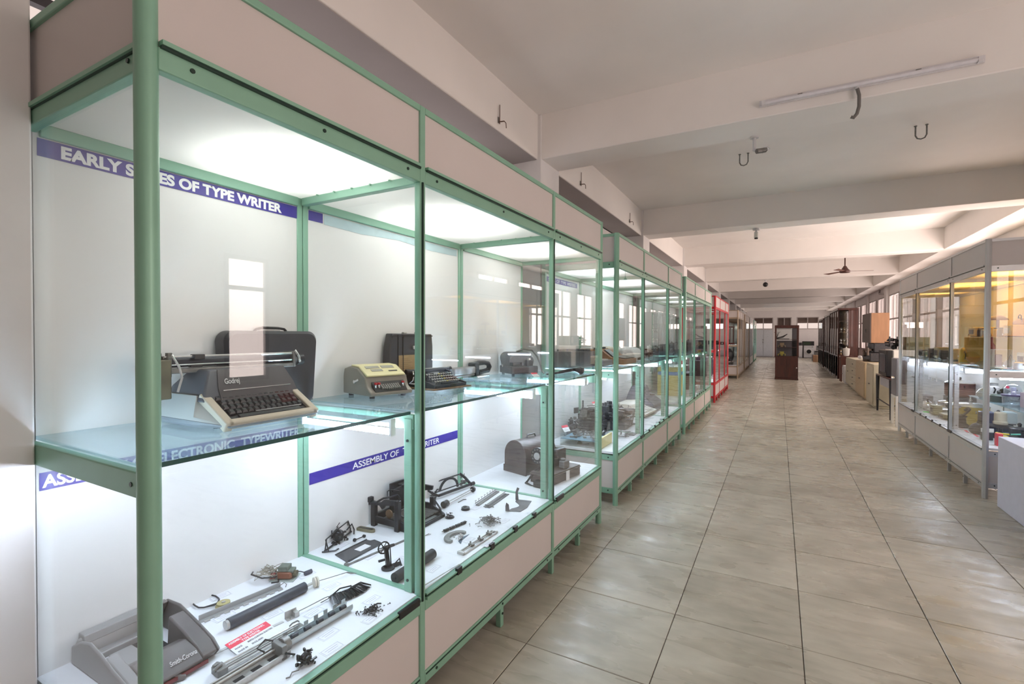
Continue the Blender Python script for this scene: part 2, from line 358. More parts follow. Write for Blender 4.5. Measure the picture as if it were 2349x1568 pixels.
# ---------------------------------------------------------------- display cases
Z_TOP, Z_HB, Z_HT, Z_SH, Z_DK, Z_SILL, Z_RB, Z_RT = 2.44, 2.135, 2.188, 1.216, .475, .40, .10, .148
def case(label, xf, y0, bays, depth, s, metal, backm=BACK, top=DIFF, detail=2, lowtube=TUBE, topw=None, topcol=(.92, .97, 1), name='display_case',
         group=None, backs=None, ends=(1, 1), notop=False, toplamp=None, shelf=True, hide_back=False, lowboard=None):
    root = thing(name, label, 'display case', (xf, y0, 0), 0, group)
    ys = [0]
    for b in bays: ys.append(ys[-1]+b)
    L = ys[-1]; D = depth
    X = lambda a: s*a
    nb = len(bays)
    def B(xa, xb, ya, yb, za, zb, mb=None): return (mb or MB()).b2(X(xa), X(xb), ya, yb, za, zb)
    bv = .003 if detail > 1 else 0
    # posts
    for k, y in enumerate(ys):
        endp = k in (0, nb)
        if endp:
            r = .024; mb = MB().cyl((X(.02), y, 0), (X(.02), y, Z_TOP), r, 8 if detail < 2 else 16)
            if detail > 1: mb.b2(X(.034), X(.05), y-.012, y+.012, .475, 2.13)
            mb.build('post', metal, root)
        else:
            mb = B(.0, .03, y-.016, y+.016, 0, Z_TOP); mb.build('post', metal, root, bv)
            if detail:
                B(-.006, .0, y-.008, y-.001, .45, Z_HB).build('door_track', GD, root, 0)
                B(.045, .085, y-.017, y+.02, Z_DK, Z_SH-.03).build('inner_post', metal, root, bv)
                MB().b2(X(.045), X(.085), y-.0175, y-.0165, Z_DK, Z_SH-.03)
        mb = MB()
        if k: B(D-.035, D+.005, y-.03, y-.002, 0, Z_TOP, mb)
        if k < nb: B(D-.035, D+.003, y+.002, y+.03, .0, Z_TOP-.01, mb); 
        if not (hide_back and k == 0): mb.build('back_post', metal, root, bv)
    # mid legs
    for a, b in zip(ys[:-1], ys[1:]):
        for xx in (.0, D-.03):
            B(xx+.002, xx+.032, (a+b)/2-.016, (a+b)/2+.016, 0, Z_RB+.01).build('leg', metal, root, bv)
    def side(za, zb, nm, t=.03, dx=0, ex=.0):
        for a, b in zip(ys[:-1], ys[1:]):
            ax = .0 + dx
            B(ax, ax+t, a+.016, b-.016, za, zb).build(nm, metal, root, bv)
        for e in (0, 1):
            y = ys[-1] if e else 0; q = -1 if e else 1
            B(.035, D-.03, y-q*.006, y+q*.024, za, zb).build(nm, metal, root, bv)
    side(Z_HB, Z_HT, 'header_rail'); side(Z_TOP-.025, Z_TOP, 'top_rail'); side(Z_SILL, Z_DK-.03, 'sill_rail'); side(Z_RB, Z_RT, 'bottom_rail')
    # lips and grooves on the near-facing rails
    if detail:
        for a, b in zip(ys[:-1], ys[1:]):
            B(-.012, .006, a+.02, b-.02, Z_HT+.003, Z_HT+.014).build('header_lip', metal, root)
            B(-.008, .0, a+.02, b-.02, Z_HT-.004, Z_HT+.003).build('groove', GD, root)
            B(-.010, .018, a+.018, b-.018, Z_DK-.03, Z_DK-.018).build('sill_track', metal, root)
            B(-.004, .018, a+.018, b-.018, Z_DK-.018, Z_DK-.009).build('groove', GD, root)
            B(-.008, .018, a+.018, b-.018, Z_DK-.009, Z_DK-.003).build('sill_track', metal, root)
            B(-.003, .0, a+.02, b-.02, Z_RT-.012, Z_RT-.008).build('groove', GD, root)
    # panels
    for a, b in zip(ys[:-1], ys[1:]):
        B(.008, .014, a+.016, b-.016, Z_HT, Z_TOP-.024).build('fascia_panel', LAM, root, smooth=0)
        B(.008, .014, a+.016, b-.016, Z_RT, Z_SILL).build('lower_panel', LAM, root, smooth=0)
        B(.02, D-.03, a+.01, b-.01, Z_DK-.02, Z_DK).build('deck', LAMC, root, smooth=0)
        bm_ = (backs or {}).get(ys.index(a), backm)
        B(D-.03, D-.02, a+.016, b-.016, Z_DK-.02, Z_TOP-.03).build('back_panel', bm_, root, smooth=0)
        B(.02, D-.03, a+.005, b-.005, Z_TOP-.02, Z_TOP-.012).build('light_stop_board', LAM, root, smooth=0)  # unseen cover added to keep case lamp light off the room ceiling
        if lowboard: B(D-.036, D-.031, a+.016, b-.016, Z_DK, Z_SH-.08).build('lower_back_board', lowboard, root, smooth=0)
        if not notop:
            B(.03, D-.03, a+.005, b-.005, Z_HB+.03, Z_HB+.034).build('luminous_ceiling', top, root, smooth=0)
            w = (topw if topw is not None else TOP_LAMP)*(b-a)
            la = area('case_lamp', (X(D*.5), (a+b)/2 + (toplamp or {}).get(ys.index(a), 0), Z_HB+.18), (0, 0, 0), D*.5, (b-a)*.42, w, topcol, root)
        if shelf:
            sh = B(.055, D-.032, a+.014, b-.014, Z_SH-.010, Z_SH).build('shelf', SHG, root, smooth=0)
            B(.0515, .055, a+.014, b-.014, Z_SH-.012, Z_SH).build('shelf_edge', GEDGE, root, smooth=0)
        g_ = B(.012, .017, a+.014, b-.014, Z_DK-.003, Z_HB+.005).build('glass_pane', GLS, root, smooth=0)
        if lowtube and shelf:
            for (ty, q) in ([(a+.052, 1)] if a == 0 else []) + [(b-.052, -1)]:
                MB().cyl((X(.13), ty, Z_SH-.083), (X(D-.12), ty, Z_SH-.083), .013, 8).build('fluorescent_tube', lowtube, root)
                mb = MB()
                for xx in (.115, D-.105): mb.b2(X(xx)-.005, X(xx)+.005, ty-.013, ty+.013, Z_SH-.098, Z_SH-.030)
                mb.b2(X(.12), X(D-.11), ty-.012, ty+.012, Z_SH-.045, Z_SH-.03); mb.build('tube_holder', mat('lamp_white', (.8, .8, .8), .4), root)
        # back rail at the header
        B(D-.045, D-.03, a+.03, b-.03, Z_HB-.01, Z_HB+.03).build('header_rail', metal, root, bv)
    for y in (0, L):
        q = 1 if y == 0 else -1
        B(.035, D-.03, y+q*.004, y+q*.009, Z_HT, Z_TOP-.024).build('fascia_panel', LAM, root, smooth=0)
        B(.035, D-.03, y+q*.004, y+q*.009, Z_RT, Z_SILL).build('lower_panel', LAM, root, smooth=0)
        if ends[0 if y == 0 else 1]: B(.04, D-.032, y+q*.008, y+q*.013, Z_DK-.003, Z_HB+.005).build('glass_pane', GLS, root, smooth=0)
    if lowboard: B(.10, D-.04, L-.03, L-.025, Z_DK, Z_SH-.08).build('end_board', lowboard, root, smooth=0)
    if detail > 1:                                   # small clips along the inner header rails, and the lip of the near end rail
        clip = MB().box((0, 0, 0), (.012, .006, .012)).mesh('clip', metal)
        for a, b in zip(ys[:-1], ys[1:]):
            for q in range(1, 6): inst('clip', clip, root, (X(D-.028), a+(b-a)*q/6, Z_HB+.034))
        for y in ys[1:]:
            for q in range(1, 6): inst('clip', clip, root, (X(.05+(D-.1)*q/6), y-.018, Z_HB+.03), (0, 0, PI/2))
        B(.03, D-.10, -.016, -.006, Z_HT-.008, Z_HT+.004).build('header_lip', metal, root); B(.03, D-.10, -.010, -.006, Z_HT-.012, Z_HT-.008).build('groove', GD, root)
    # cross rails: header and shelf supports
    for k, y in enumerate(ys):
        endp = k in (0, nb)
        if not endp:
            B(.03, D-.045, y-.016, y+.016, Z_HB-.005, Z_HB+.03).build('header_rail', metal, root, bv)
            B(.085, D-.035, y-.012, y+.012, Z_DK, Z_DK+.006).build('deck_rail', metal, root)
        if shelf:
            yy = y+.004 if k == 0 else (y-.004 if k == nb else y)
            B(.04, D-.033, yy-.012, yy+.012, Z_SH-.075, Z_SH-.014).build('shelf_rail', metal, root, bv)
    # fixings
    if detail:
        bolt = MB().cyl((0, 0, -.0015), (0, 0, .002), .006, 8).mesh('bolt', GD)
        pts = []
        for a, b in zip(ys[:-1], ys[1:]):
            for t in ((a+.09, a+(b-a)*.5, b-.09) if detail > 1 else (a+.09, b-.09)):
                pts.append((0, t, Z_HB+.03)); pts.append((0, t, Z_RT-.026))
            pts.append((.0, (a+b)/2, .07))
        for p in pts:
            inst('bolt', bolt, root, (X(-.001)+p[0], p[1], p[2]), (0, PI/2, 0))
        for zz in (Z_HB+.03, Z_SH-.045, Z_SILL+.025, Z_RT-.02):
            inst('bolt', bolt, root, (X(.085), -.008, zz), (PI/2, 0, 0))
        for yk, y in enumerate(ys[1:-1]):
            for zz in (Z_DK+.05, Z_SH-.12): inst('bolt', bolt, root, (X(.065), y-.019, zz), (PI/2, 0, 0))
        clamp = MB().box((0, 0, 0), (.014, .035, .03)).mesh('door_clamp', BLACK)
        for k, (a, b) in enumerate(zip(ys[:-1], ys[1:])):
            if k == 1:
                for t in (.19, .41, .60, .78): inst('door_clamp', clamp, root, (X(-.004), a+(b-a)*t, Z_DK-.006))
            if k != 1:
                y = b if k == 0 else a
                MB().box((X(-.006), y-(.09 if k == 0 else -.09), Z_DK-.012), (.014, .12, .03)).build('door_stop', BLACK, root, .003)
    return root

c1 = case('nearest green metal display case, holding typewriters above and loose typewriter parts below', -1.254, .5745, (.961, 1.299, .951), .755, -1, G, toplamp={0: .2, 1: .1}, topcol=(1, .985, .96), hide_back=True)
c2 = case('second green display case from the camera, with wooden boxes and a beige typewriter', -1.254, 4.25, (.95, 1.30, .95), .755, -1, G, detail=1)
c3 = case('third green display case, farthest of the green ones, just before the red case', -1.254, 7.85, (.95, 1.30, .95), .755, -1, G, detail=1, lowtube=TUBEF)
c4 = case('red framed display case beyond the green ones on the left', -1.254, 11.9, (.95, 1.30, .95), .755, -1, REDP, detail=0, lowtube=TUBEF, topw=.6)
c5 = case('tan framed display case, first beyond the red case on the left', -1.254, 19.0, (.95, 1.30, .95), .755, -1, BRZ, detail=0, lowtube=None, topw=.3, backm=mat('dim_back', (.25, .2, .18), .6))
c6 = case('tan framed display case, second beyond the red case on the left', -1.254, 23.0, (.95, 1.30, .95), .755, -1, BRZ, detail=0, lowtube=None, topw=.3, backm=BACK)
c7 = case('tan framed display case, third beyond the red case on the left', -1.254, 27.2, (.95, 1.30, .95), .755, -1, SILV, detail=0, lowtube=None, topw=.3, backm=BACK)
c8 = case('greenish lit display case farthest down the left row, near the white double door', -1.254, 31.6, (.95, 1.30, .95), .755, -1, G, detail=0, lowtube=TUBE, topw=1)
cr = case('silver framed display case on the right, filled with kitchen appliances', 1.70, 6.15, (1.06, 1.55, 1.07), .755, 1, SILV, backm=BACKY, top=DIFFY, detail=1, topw=5.5, topcol=(1, .70, .32), lowboard=BACK)
# white plinth in the right foreground
pl = MB().b2(1.74, 2.5, 4.3, 5.92, 0.0, .63)
tag(pl.build('display_plinth', mat('plinth_white', (.76, .75, .88), .5, 0, .02), None, .004), 'plain white low plinth at the right edge in front of the silver case', 'plinth')

# banners on the back boards
def banner(name, label, root_x, y0, y1, z0, z1, s, ty, tw, size, tz, bold=.02, extra=None):
    b = MB().b2(root_x, root_x+.0015, y0, y1, z0, z1).build(name, BLUE, None, smooth=0)
    tag(b, label, 'banner')
    if s: text('lettering', s, size, (root_x+.0018, ty, tz), b, width=tw, bold=bold)
    return b
XBK = -1.978
banner('banner', 'blue banner reading EARLY SERIES OF TYPE WRITER across the top of the nearest bay', XBK, .60, 1.505, 2.068, 2.122, 'EARLY SERIES OF TYPE WRITER', .656, .77, .052, 2.077, .045)
banner('banner', 'short blue banner stub at the top left of the second bay', XBK, 1.57, 1.652, 2.075, 2.122, '', 0, 0, 0, 0)
tag(MB().prism([(1.66, 2.12), (1.80, 2.12), (2.79, 2.118), (2.79, 2.075), (2.5, 2.07), (2.2, 2.085), (1.9, 2.068), (1.66, 2.072)], 'x', XBK, XBK+.001).build('banner_remnant', mat('faded_blue', (.52, .68, .72), .5), None, smooth=0),
    'faded pale blue strip left by a torn banner along the top of the second bay', 'strip')
banner('banner', 'blue banner reading ASSEMBLY OF ELECTRONIC TYPEWRITER under the shelf of the nearest bay', XBK, .597, 1.53, 1.045, 1.10, 'ASSEMBLY OF ELECTRONIC  TYPEWRITER', .603, .915, .053, 1.054, .03)
banner('banner', 'blue banner reading ASSEMBLY OF TYPE WRITER on the back of the second bay', XBK, 1.57, 2.80, .80, .856, 'ASSEMBLY OF  TYPE WRITER', 1.84, .75, .048, .811, .01)
banner('banner', 'small blue banner reading SERIES OF TYPE WRITERS inside the second green case', XBK, 4.29, 5.10, 2.05, 2.10, 'SERIES  OF  TYPE  WRITERS', 4.33, .72, .046, 2.058, .01)
# ---------------------------------------------------------------- things on the upper shelf of the nearest case
ZS = 1.2165; ZD = .4755
def loft(mb, rings):
    n = len(rings[0]); vs = [p for r in rings for p in r]
    fs = [(i*n+j, i*n+(j+1) % n, (i+1)*n+(j+1) % n, (i+1)*n+j) for i in range(len(rings)-1) for j in range(n)]
    fs += [tuple(range(n-1, -1, -1)), tuple((len(rings)-1)*n+j for j in range(n))]
    mb.add(vs, fs); return mb
def rect(x0, x1, y0, y1, z0, z1=None):
    z1 = z0 if z1 is None else z1          # z0 at the back edge (x0), z1 at the front edge (x1)
    return [(x0, y0, z0), (x1, y0, z1), (x1, y1, z1), (x0, y1, z0)]
TWG = mat('typewriter_grey', (.50, .51, .49), .38, 0, .03); TWD = mat('typewriter_slate', (.10, .105, .125), .35, 0, .06)
TWF = mat('typewriter_front', (.085, .075, .08), .35, 0, .06); BEI = mat('beige_plastic', (.60, .53, .42), .4, 0, .03)
KEYB = mat('key_black', (.02, .02, .025), .25, 0, .1); KEYR = mat('key_maroon', (.06, .01, .015), .25, 0, .1)
OLIVE = mat('olive_metal', (.12, .11, .07), .45, .3, .25); CASEB = mat('case_charcoal', (.035, .035, .042), .42, 0, .15, 40, .1)

t = thing('typewriter', 'large grey and slate typewriter with beige keyboard surround on the upper shelf', 'typewriter', (-1.735, 1.085, ZS))
def hexring(k, z0, z1, x1=.205, yb=.215, yf=.168, xm=.08, xb=-.155):
    return [(xb*k, -yb*k, z0), (xm*k, -yb*k, z0), (x1*k, -yf*k, z1), (x1*k, yf*k, z1), (xm*k, yb*k, z0), (xb*k, yb*k, z0)]
b = MB(); loft(b, [hexring(.95, .007, .007), hexring(1, .018, .012), hexring(1, .031, .016)]); b.build('base_rim', mat('rim_slate', (.24, .26, .28), .4, 0, .04), t, .002)
b = MB(); loft(b, [hexring(.995, .030, .015), hexring(.985, .042, .017), hexring(1, .106, .088, .045, .18, .178, .04, -.15)]); b.build('body', TWG, t, .004)
for x in (-.11, .11):
    for y in (-.15, .15): MB().cyl((x, y, 0), (x, y, .008), .014, 10).build('foot', BLACK, t)
h = MB(); loft(h, [rect(-.15, .085, -.185, .175, .085, .085), rect(-.145, .06, -.165, .172, .13, .125), rect(-.10, .015, -.125, .16, .187, .187)])
h.build('hood', TWD, t, .006)
f = MB(); loft(f, [[(.086, -.125, .086), (.0885, -.125, .086), (.0885, .172, .086), (.086, .172, .086)], [(.062, -.122, .126), (.0645, -.122, .127), (.0645, .17, .127), (.062, .17, .126)], [(.0165, -.10, .186), (.019, -.10, .187), (.019, .157, .187), (.0165, .157, .186)]])
f.build('front_panel', TWF, t)
A = .521                                      # slope of the keyboard
KM = Matrix.Translation((.050, 0.0, .108)) @ Matrix.Rotation(A, 4, 'Y')
def kslab(mb, u0, u1, v0, v1, w0, w1):
    vs = [(a, c, e) for a in (u0, u1) for c in (v0, v1) for e in (w0, w1)]
    mb.add(vs, [(0,1,3,2),(4,6,7,5),(0,4,5,1),(2,3,7,6),(0,2,6,4),(1,5,7,3)], KM); return mb
s_ = MB(); kslab(s_, 0, .010, -.172, .172, -.012, .006); kslab(s_, .152, .174, -.168, .168, -.022, .006); kslab(s_, 0, .174, -.178, -.150, -.03, .006); kslab(s_, 0, .174, .150, .176, -.03, .006)
s_.build('keyboard_surround', BEI, t, .004)
kslab(MB(), .008, .155, -.152, .152, -.018, -.006).build('key_well', BLACK, t)
kb = MB().prism([(-.011, -.0095), (.011, -.0095), (.011, .0095), (-.011, .0095)], 'z', -.008, .0)
loft(kb, [[(-.011, -.0095, 0), (.011, -.0095, 0), (.011, .0095, 0), (-.011, .0095, 0)], [(-.0065, -.0062, .006), (.0065, -.0062, .006), (.0065, .0062, .006), (-.0065, .0062, .006)]])
km, kr = kb.mesh('key', KEYB, 0), kb.mesh('key', KEYR, 0)
for r_ in range(4):
    for c_ in range(13):
        p = KM @ Vector((.030 + r_*.027, -.134 + c_*.0216 + (r_ % 2)*.006, .0))
        inst('key', kr if c_ > 9 and r_ < 3 else km, t, p, (0, A, 0))
kslab(MB(), .128, .146, -.115, .12, -.01, .001).build('space_bar', KEYB, t, .002)
kslab(MB(), .1245, .1265, -.05, .13, .0, .003).build('trim_line', CHROME, t)
MB().box((.0715, .02, .118), (.002, .26, .003)).build('trim_line', CHROME, t)
text('script_lettering', 'Godrej', .03, (.0590, -.095, .139), t, mat('script_silver', (.7, .7, .7), .3, .1), Matrix(((0, -.6, .8), (1, 0, 0), (0, .8, .6))).to_4x4(), .01, .055, .35)
car = MB().cyl((-.085, -.212, .212), (-.085, .255, .212), .0165, 20); car.build('platen', RUBBER, t)
MB().cyl((-.06, -.23, .232), (-.06, .255, .232), .005, 8).cyl((-.11, -.235, .226), (-.11, .255, .226), .006, 8).cyl((-.055, -.23, .205), (-.055, .25, .205), .003, 6).build('carriage_rod', CHROME, t)
MB().b2(-.125, -.045, -.225, -.212, .165, .235).b2(-.12, -.05, .255, .268, .175, .24).b2(-.12, -.05, -.235, .255, .176, .192).build('carriage_frame', DSTEEL, t, .003)
MB().b2(-.14, -.02, -.275, -.225, .095, .225).build('carriage_end_cover', OLIVE, t, .004)
MB().cyl((-.085, .268, .212), (-.085, .285, .212), .012, 12).cyl((-.075, .285, .204), (-.075, .312, .204), .024, 20).build('platen_knob', mat('knob_black', (.03, .03, .035), .2), t); MB().cyl((-.075, .270, .204), (-.075, .286, .204), .013, 12).cyl((-.075, .312, .204), (-.075, .3135, .204), .018, 20).build('knob_ring', CHROME, t)
MB().tube([(-.05, .262, .244), (-.045, .268, .232), (-.04, .275, .215), (-.045, .282, .195)], .005).build('release_lever', CHROME, t)
MB().tube([(-.04, -.215, .24), (-.015, -.205, .20), (-.008, -.20, .165), (.005, -.22, .12)], .004).build('return_lever', CHROME, t)
MB().b2(-.075, -.045, -.14, -.105, .222, .24).b2(-.07, -.05, -.15, -.11, .195, .202).build('margin_stop', BLACK, t, .002)
MB().cyl((-.09, -.24, .226), (-.09, -.24, .245), .016, 12).cyl((-.06, -.215, .235), (-.06, -.215, .247), .01, 10).build('knob', DSTEEL, t)

t = thing('typewriter_cover', 'dark charcoal rounded carrying cover with a top handle standing behind the large typewriter', 'cover', (-1.935, 1.335, ZS))
def rrect(w, z0, z1, r, n=6, taper=0):
    pts = []
    for (cx_, cz, a0) in ((w/2-r, z1-r, 0), (-w/2+r, z1-r, 90), (-w/2+r-taper, z0+r*.6, 180), (w/2-r+taper, z0+r*.6, 270)):
        rr = r if a0 < 180 else r*.6
        for i in range(n+1):
            a = math.radians(a0 + 90*i/n); pts.append((cx_+rr*math.cos(a), cz+rr*math.sin(a)))
    return pts
P0 = rrect(.435, 0, .325, .045); P1 = rrect(.41, .012, .313, .04)
loft(MB(), [[(-.035, y, z) for y, z in P1], [(-.028, y, z) for y, z in P0], [(.03, y, z) for y, z in P0], [(.045, y, z) for y, z in P1]]).build('shell', CASEB, t)
MB().tube([(0, -.07, .325), (0, -.06, .333), (0, -.03, .339), (0, .04, .338), (0, .07, .334), (0, .08, .325)], .006).build('handle', BLACK, t)
MB().b2(-.006, .006, -.217, .217, .003, .008).b2(-.003, .003, -.05, .05, .325, .332).build('seam', CHROME, t)

# adding machine
t = thing('adding_machine', 'beige-grey adding machine with a cream sloping top and red-tipped keys', 'adding machine', (-1.805, 1.845, ZS), math.radians(-14)); t.scale = (1, .89, 1.03)
AG = mat('adding_grey', (.29, .27, .235), .38, .1, .04); CRM = mat('cream_enamel', (.80, .74, .42), .35, 0, .03)
prof = [(-.125, .012), (.135, .012), (.14, .03), (.105, .05), (.098, .062), (.085, .10), (.01, .142), (-.06, .147), (-.115, .135), (-.125, .10)]
MB().prism(prof, 'y', -.135, .135).build('body', AG, t, .006)
MB().prism([(.0835, .10), (.092, .101), (.094, .108), (.012, .150), (-.058, .155), (-.06, .147), (.01, .142)], 'y', -.125, .120).build('top_plate', CRM, t, .003)
u = Vector((.082, 0, -.042)).normalized(); nrm = Vector((.042, 0, .082)).normalized()
w_ = MB()
for (a0, a1, y0, y1) in ((.008, .03, -.095, -.01), (.008, .03, .005, .085), (.038, .058, -.075, -.005)):
    p = Vector((.012, 0, .1505)); 
    vs = [tuple(p + u*a + nrm*h_ + Vector((0, yy, 0))) for a in (a0, a1) for yy in (y0, y1) for h_ in (-.002, .0012)]
    w_.add(vs, [(0,1,3,2),(4,6,7,5),(0,4,5,1),(2,3,7,6),(0,2,6,4),(1,5,7,3)])
w_.build('register_window', mat('register_grey', (.35, .34, .28), .3), t)
vs = [tuple(Vector((.012, 0, .1505)) + u*a + nrm*h_ + Vector((0, yy, 0))) for a in (.055, .063) for yy in (.03, .085) for h_ in (-.002, .0016)]
MB().add(vs, [(0,1,3,2),(4,6,7,5),(0,4,5,1),(2,3,7,6),(0,2,6,4),(1,5,7,3)]).build('name_plate', BLACK, t)
MB().prism([(.1, .048), (.137, .031), (.1385, .033), (.101, .078)], 'y', -.105, .10).build('key_well', BLACK, t)
kk = MB().cyl((0, 0, 0), (0, 0, .009), .0045, 8).mesh('key', mat('key_grey', (.3, .3, .28), .3))
for r_ in range(3):
    for c_ in range(9): inst('key', kk, t, (.112+r_*.0085, -.055+c_*.0135, .056-r_*.006), (0, .5, 0))
for y in (-.09, -.07, .085):
    MB().cyl((.118, y, .04), (.118, y, .066), .0065, 10).build('lever', CHROME, t); MB().cyl((.118, y, .066), (.119, y, .074), .0085, 10).build('red_knob', mat('knob_red', (.45, .02, .03), .3), t)
MB().cyl((.0, -.137, .075), (.0, -.147, .075), .009, 10).box((.02, -.145, .08), (.05, .006, .01), Matrix.Rotation(-.3, 3, 'Y')).build('side_crank', CHROME, t, .001)
for x in (-.1, .1):
    for y in (-.1, .1): MB().cyl((x, y, 0), (x, y, .013), .014, 10).build('foot', BLACK, t)

# open black case lining upright at the back
t = thing('carrying_case', 'upright black typewriter carrying case with a tan instruction sheet, behind the adding machine', 'case', (-1.925, 2.235, ZS))
loft(MB(), [[(-.035, y, z) for y, z in [(-.20, 0), (.195, 0), (.195, .24), (.185, .315), (-.165, .318), (-.185, .24)]], [(.02, y, z) for y, z in [(-.20, 0), (.195, 0), (.195, .24), (.185, .315), (-.165, .318), (-.185, .24)]]]).build('shell', CASEB, t, .006)
MB().b2(.02, .0235, -.125, -.121, .0, .31).b2(.02, .024, -.085, -.081, 0, .31).b2(.02, .026, -.185, .185, .30, .306).build('piping', mat('piping_black', (.008, .008, .009), .3), t)
MB().b2(.0205, .022, -.125, .03, .095, .192).build('instruction_sheet', mat('aged_paper', (.36, .25, .12), .6, 0, .1), t)
tl = MB()
for k in range(6): tl.b2(.022, .0224, -.105, .0-.02*(k % 3), .115+.011*k, .117+.011*k)
tl.build('sheet_text', mat('faded_ink', (.2, .12, .06), .6), t)
MB().b2(-.01, .01, -.06, -.035, .317, .326).b2(-.01, .01, .05, .075, .317, .326).build('latch', STEEL, t, .002)
MB().b2(.02, .03, .0, .02, .225, .245).build('lock', STEEL, t, .002)

# portable typewriter on a board
t = thing('portable_typewriter', 'small black portable typewriter with round grey keys on a worn brown board', 'typewriter', (-1.775, 2.30, ZS), math.radians(-6)); t.scale = (.82, 1, 1)
MB().prism([(-.15, -.16), (.155, -.155), (.165, .16), (-.14, .165)], 'z', 0, .009).build('base_board', mat('worn_board', (.20, .12, .06), .6, 0, .4, 25, .2), t, .002)
MB().prism([(-.13, .009), (.135, .009), (.14, .03), (.02, .055), (-.01, .09), (-.06, .10), (-.13, .085)], 'y', -.14, -.125).prism([(-.13, .009), (.135, .009), (.14, .03), (.02, .055), (-.01, .09), (-.06, .10), (-.13, .085)], 'y', .125, .14).prism([(-.13, .009), (.14, .009), (.14, .026), (.0, .04), (-.02, .08), (-.13, .08)], 'y', -.125, .125).build('body', BLKM, t, .003)
MB().cyl((-.07, -.165, .098), (-.07, .165, .098), .013, 14).build('platen', RUBBER, t)
MB().cyl((-.07, -.19, .098), (-.07, -.165, .098), .016, 12).cyl((-.07, .165, .098), (-.07, .185, .098), .016, 12).build('platen_knob', BLACK, t)
MB().tube([(-.03, -.16, .07), (-.02, -.175, .05), (-.05, -.178, .035), (-.02, -.16, .03)], .004).tube([(-.05, -.15, .1), (-.02, -.17, .085)], .004).cyl((-.045, -.15, .112), (-.045, .15, .112), .0025, 6).build('carriage_levers', CHROME, t)
MB().cyl((.0, -.06, .075), (.0, -.06, .088), .03, 16).cyl((.0, .06, .075), (.0, .06, .088), .03, 16).build('ribbon_spool', BLKM, t)
rk = MB().cyl((0, 0, 0), (0, 0, .004), .0072, 10).cyl((0, 0, -.016), (0, 0, 0), .0015, 4).mesh('key', mat('key_cap_grey', (.42, .43, .40), .3))
rk2 = MB().cyl((0, 0, 0), (0, 0, .004), .0072, 10).cyl((0, 0, -.016), (0, 0, 0), .0015, 4).mesh('key', mat('key_cap_yellow', (.55, .50, .16), .3))
for r_ in range(4):
    for c_ in range(11): inst('key', rk2 if c_ == 5 else rk, t, (.028+r_*.023, -.104+c_*.0198+r_*.004, .080-r_*.0125), (0, .25, 0))
MB().cyl((.128, -.07, .035), (.128, .07, .035), .005, 8).build('space_bar', BLACK, t)

# black hand held machine with a loop handle
t = thing('hand_machine', 'black hand-held machine with a looped handle and a long grey body on the glass shelf', 'appliance', (-1.93, 2.93, ZS))
MB().b2(-.05, .03, -.27, .0, .035, .085).b2(-.045, .025, -.25, .0, .02, .035).build('body', mat('soft_grey', (.32, .31, .31), .4), t, .012)
pts = [(0, .0, .05), (0, .02, .09), (0, .07, .105), (0, .15, .105), (0, .20, .095), (0, .22, .07), (0, .20, .045), (0, .13, .04), (0, .06, .035)]
MB().tube(pts, [.02, .024, .02, .017, .018, .02, .019, .016, .02], 10).build('loop_handle', BLACK, t)
MB().b2(-.035, .035, -.02, .03, .012, .11).build('front_block', BLACK, t, .008)
MB().b2(-.04, .045, -.01, .16, .0, .018).build('chrome_sole', CHROME, t, .005)

# dictation machine with hose and horn
t = thing('dictation_machine', 'dark grey domed dictating machine with a curved metal hose, standing in the far bay', 'dictating machine', (-1.81, 3.40, ZS), math.radians(-38))
DG = mat('hammered_grey', (.12, .125, .135), .35, .3, .12, 60, .15)
poly = rrect(.225, 0, .165, .05); loft(MB(), [[(-.12, y, z+.012) for y, z in poly], [(.02, y, z+.012) for y, z in poly], [(.06, y*.95, z*.8+.012) for y, z in poly]]).build('dome', DG, t, .003)
MB().b2(-.12, .12, -.115, .115, .01, .07).build('base', DG, t, .008)
v_ = MB()
for k in range(5): v_.b2(.119, .122, -.09, .09, .018+.008*k, .021+.008*k)
v_.build('vent_slats', BLACK, t); MB().b2(.05, .115, -.10, -.02, .07, .10).b2(.06, .10, .03, .08, .07, .115).build('mechanism', BLKM, t, .003)
MB().cyl((.075, .055, .115), (.075, .055, .13), .016, 12).build('dial', CHROME, t)
MB().cyl((-.03, -.125, .07), (-.03, -.117, .07), .012, 10).build('side_button', CHROME, t)
MB().tube([(.0, -.02, .178), (.03, .03, .20), (.06, .09, .19), (.085, .125, .14), (.10, .14, .09), (.115, .15, .03), (.15, .15, .012)], .007, 8).build('hose', DSTEEL, t)
for x in (-.1, .1):
    for y in (-.09, .09): MB().cyl((x, y, 0), (x, y, .011), .012, 8).build('foot', BLACK, t)
t = thing('speaking_horn', 'black flared speaking tube lying on the glass shelf in the far bay', 'horn', (-1.45, 3.46, ZS))
MB().tube([(-.10, -.10, .012), (-.04, -.04, .02), (.01, .05, .034), (.03, .13, .038), (.05, .18, .032), (.06, .205, .024)], [.006, .008, .014, .013, .02, .03], 12).build('tube', BLACK, t)
MB().tube([(.058, .20, .0285), (.066, .214, .0235)], [.029, .033], 16).build('mouth_rim', mat('rim_black', (.03, .03, .035), .25), t)

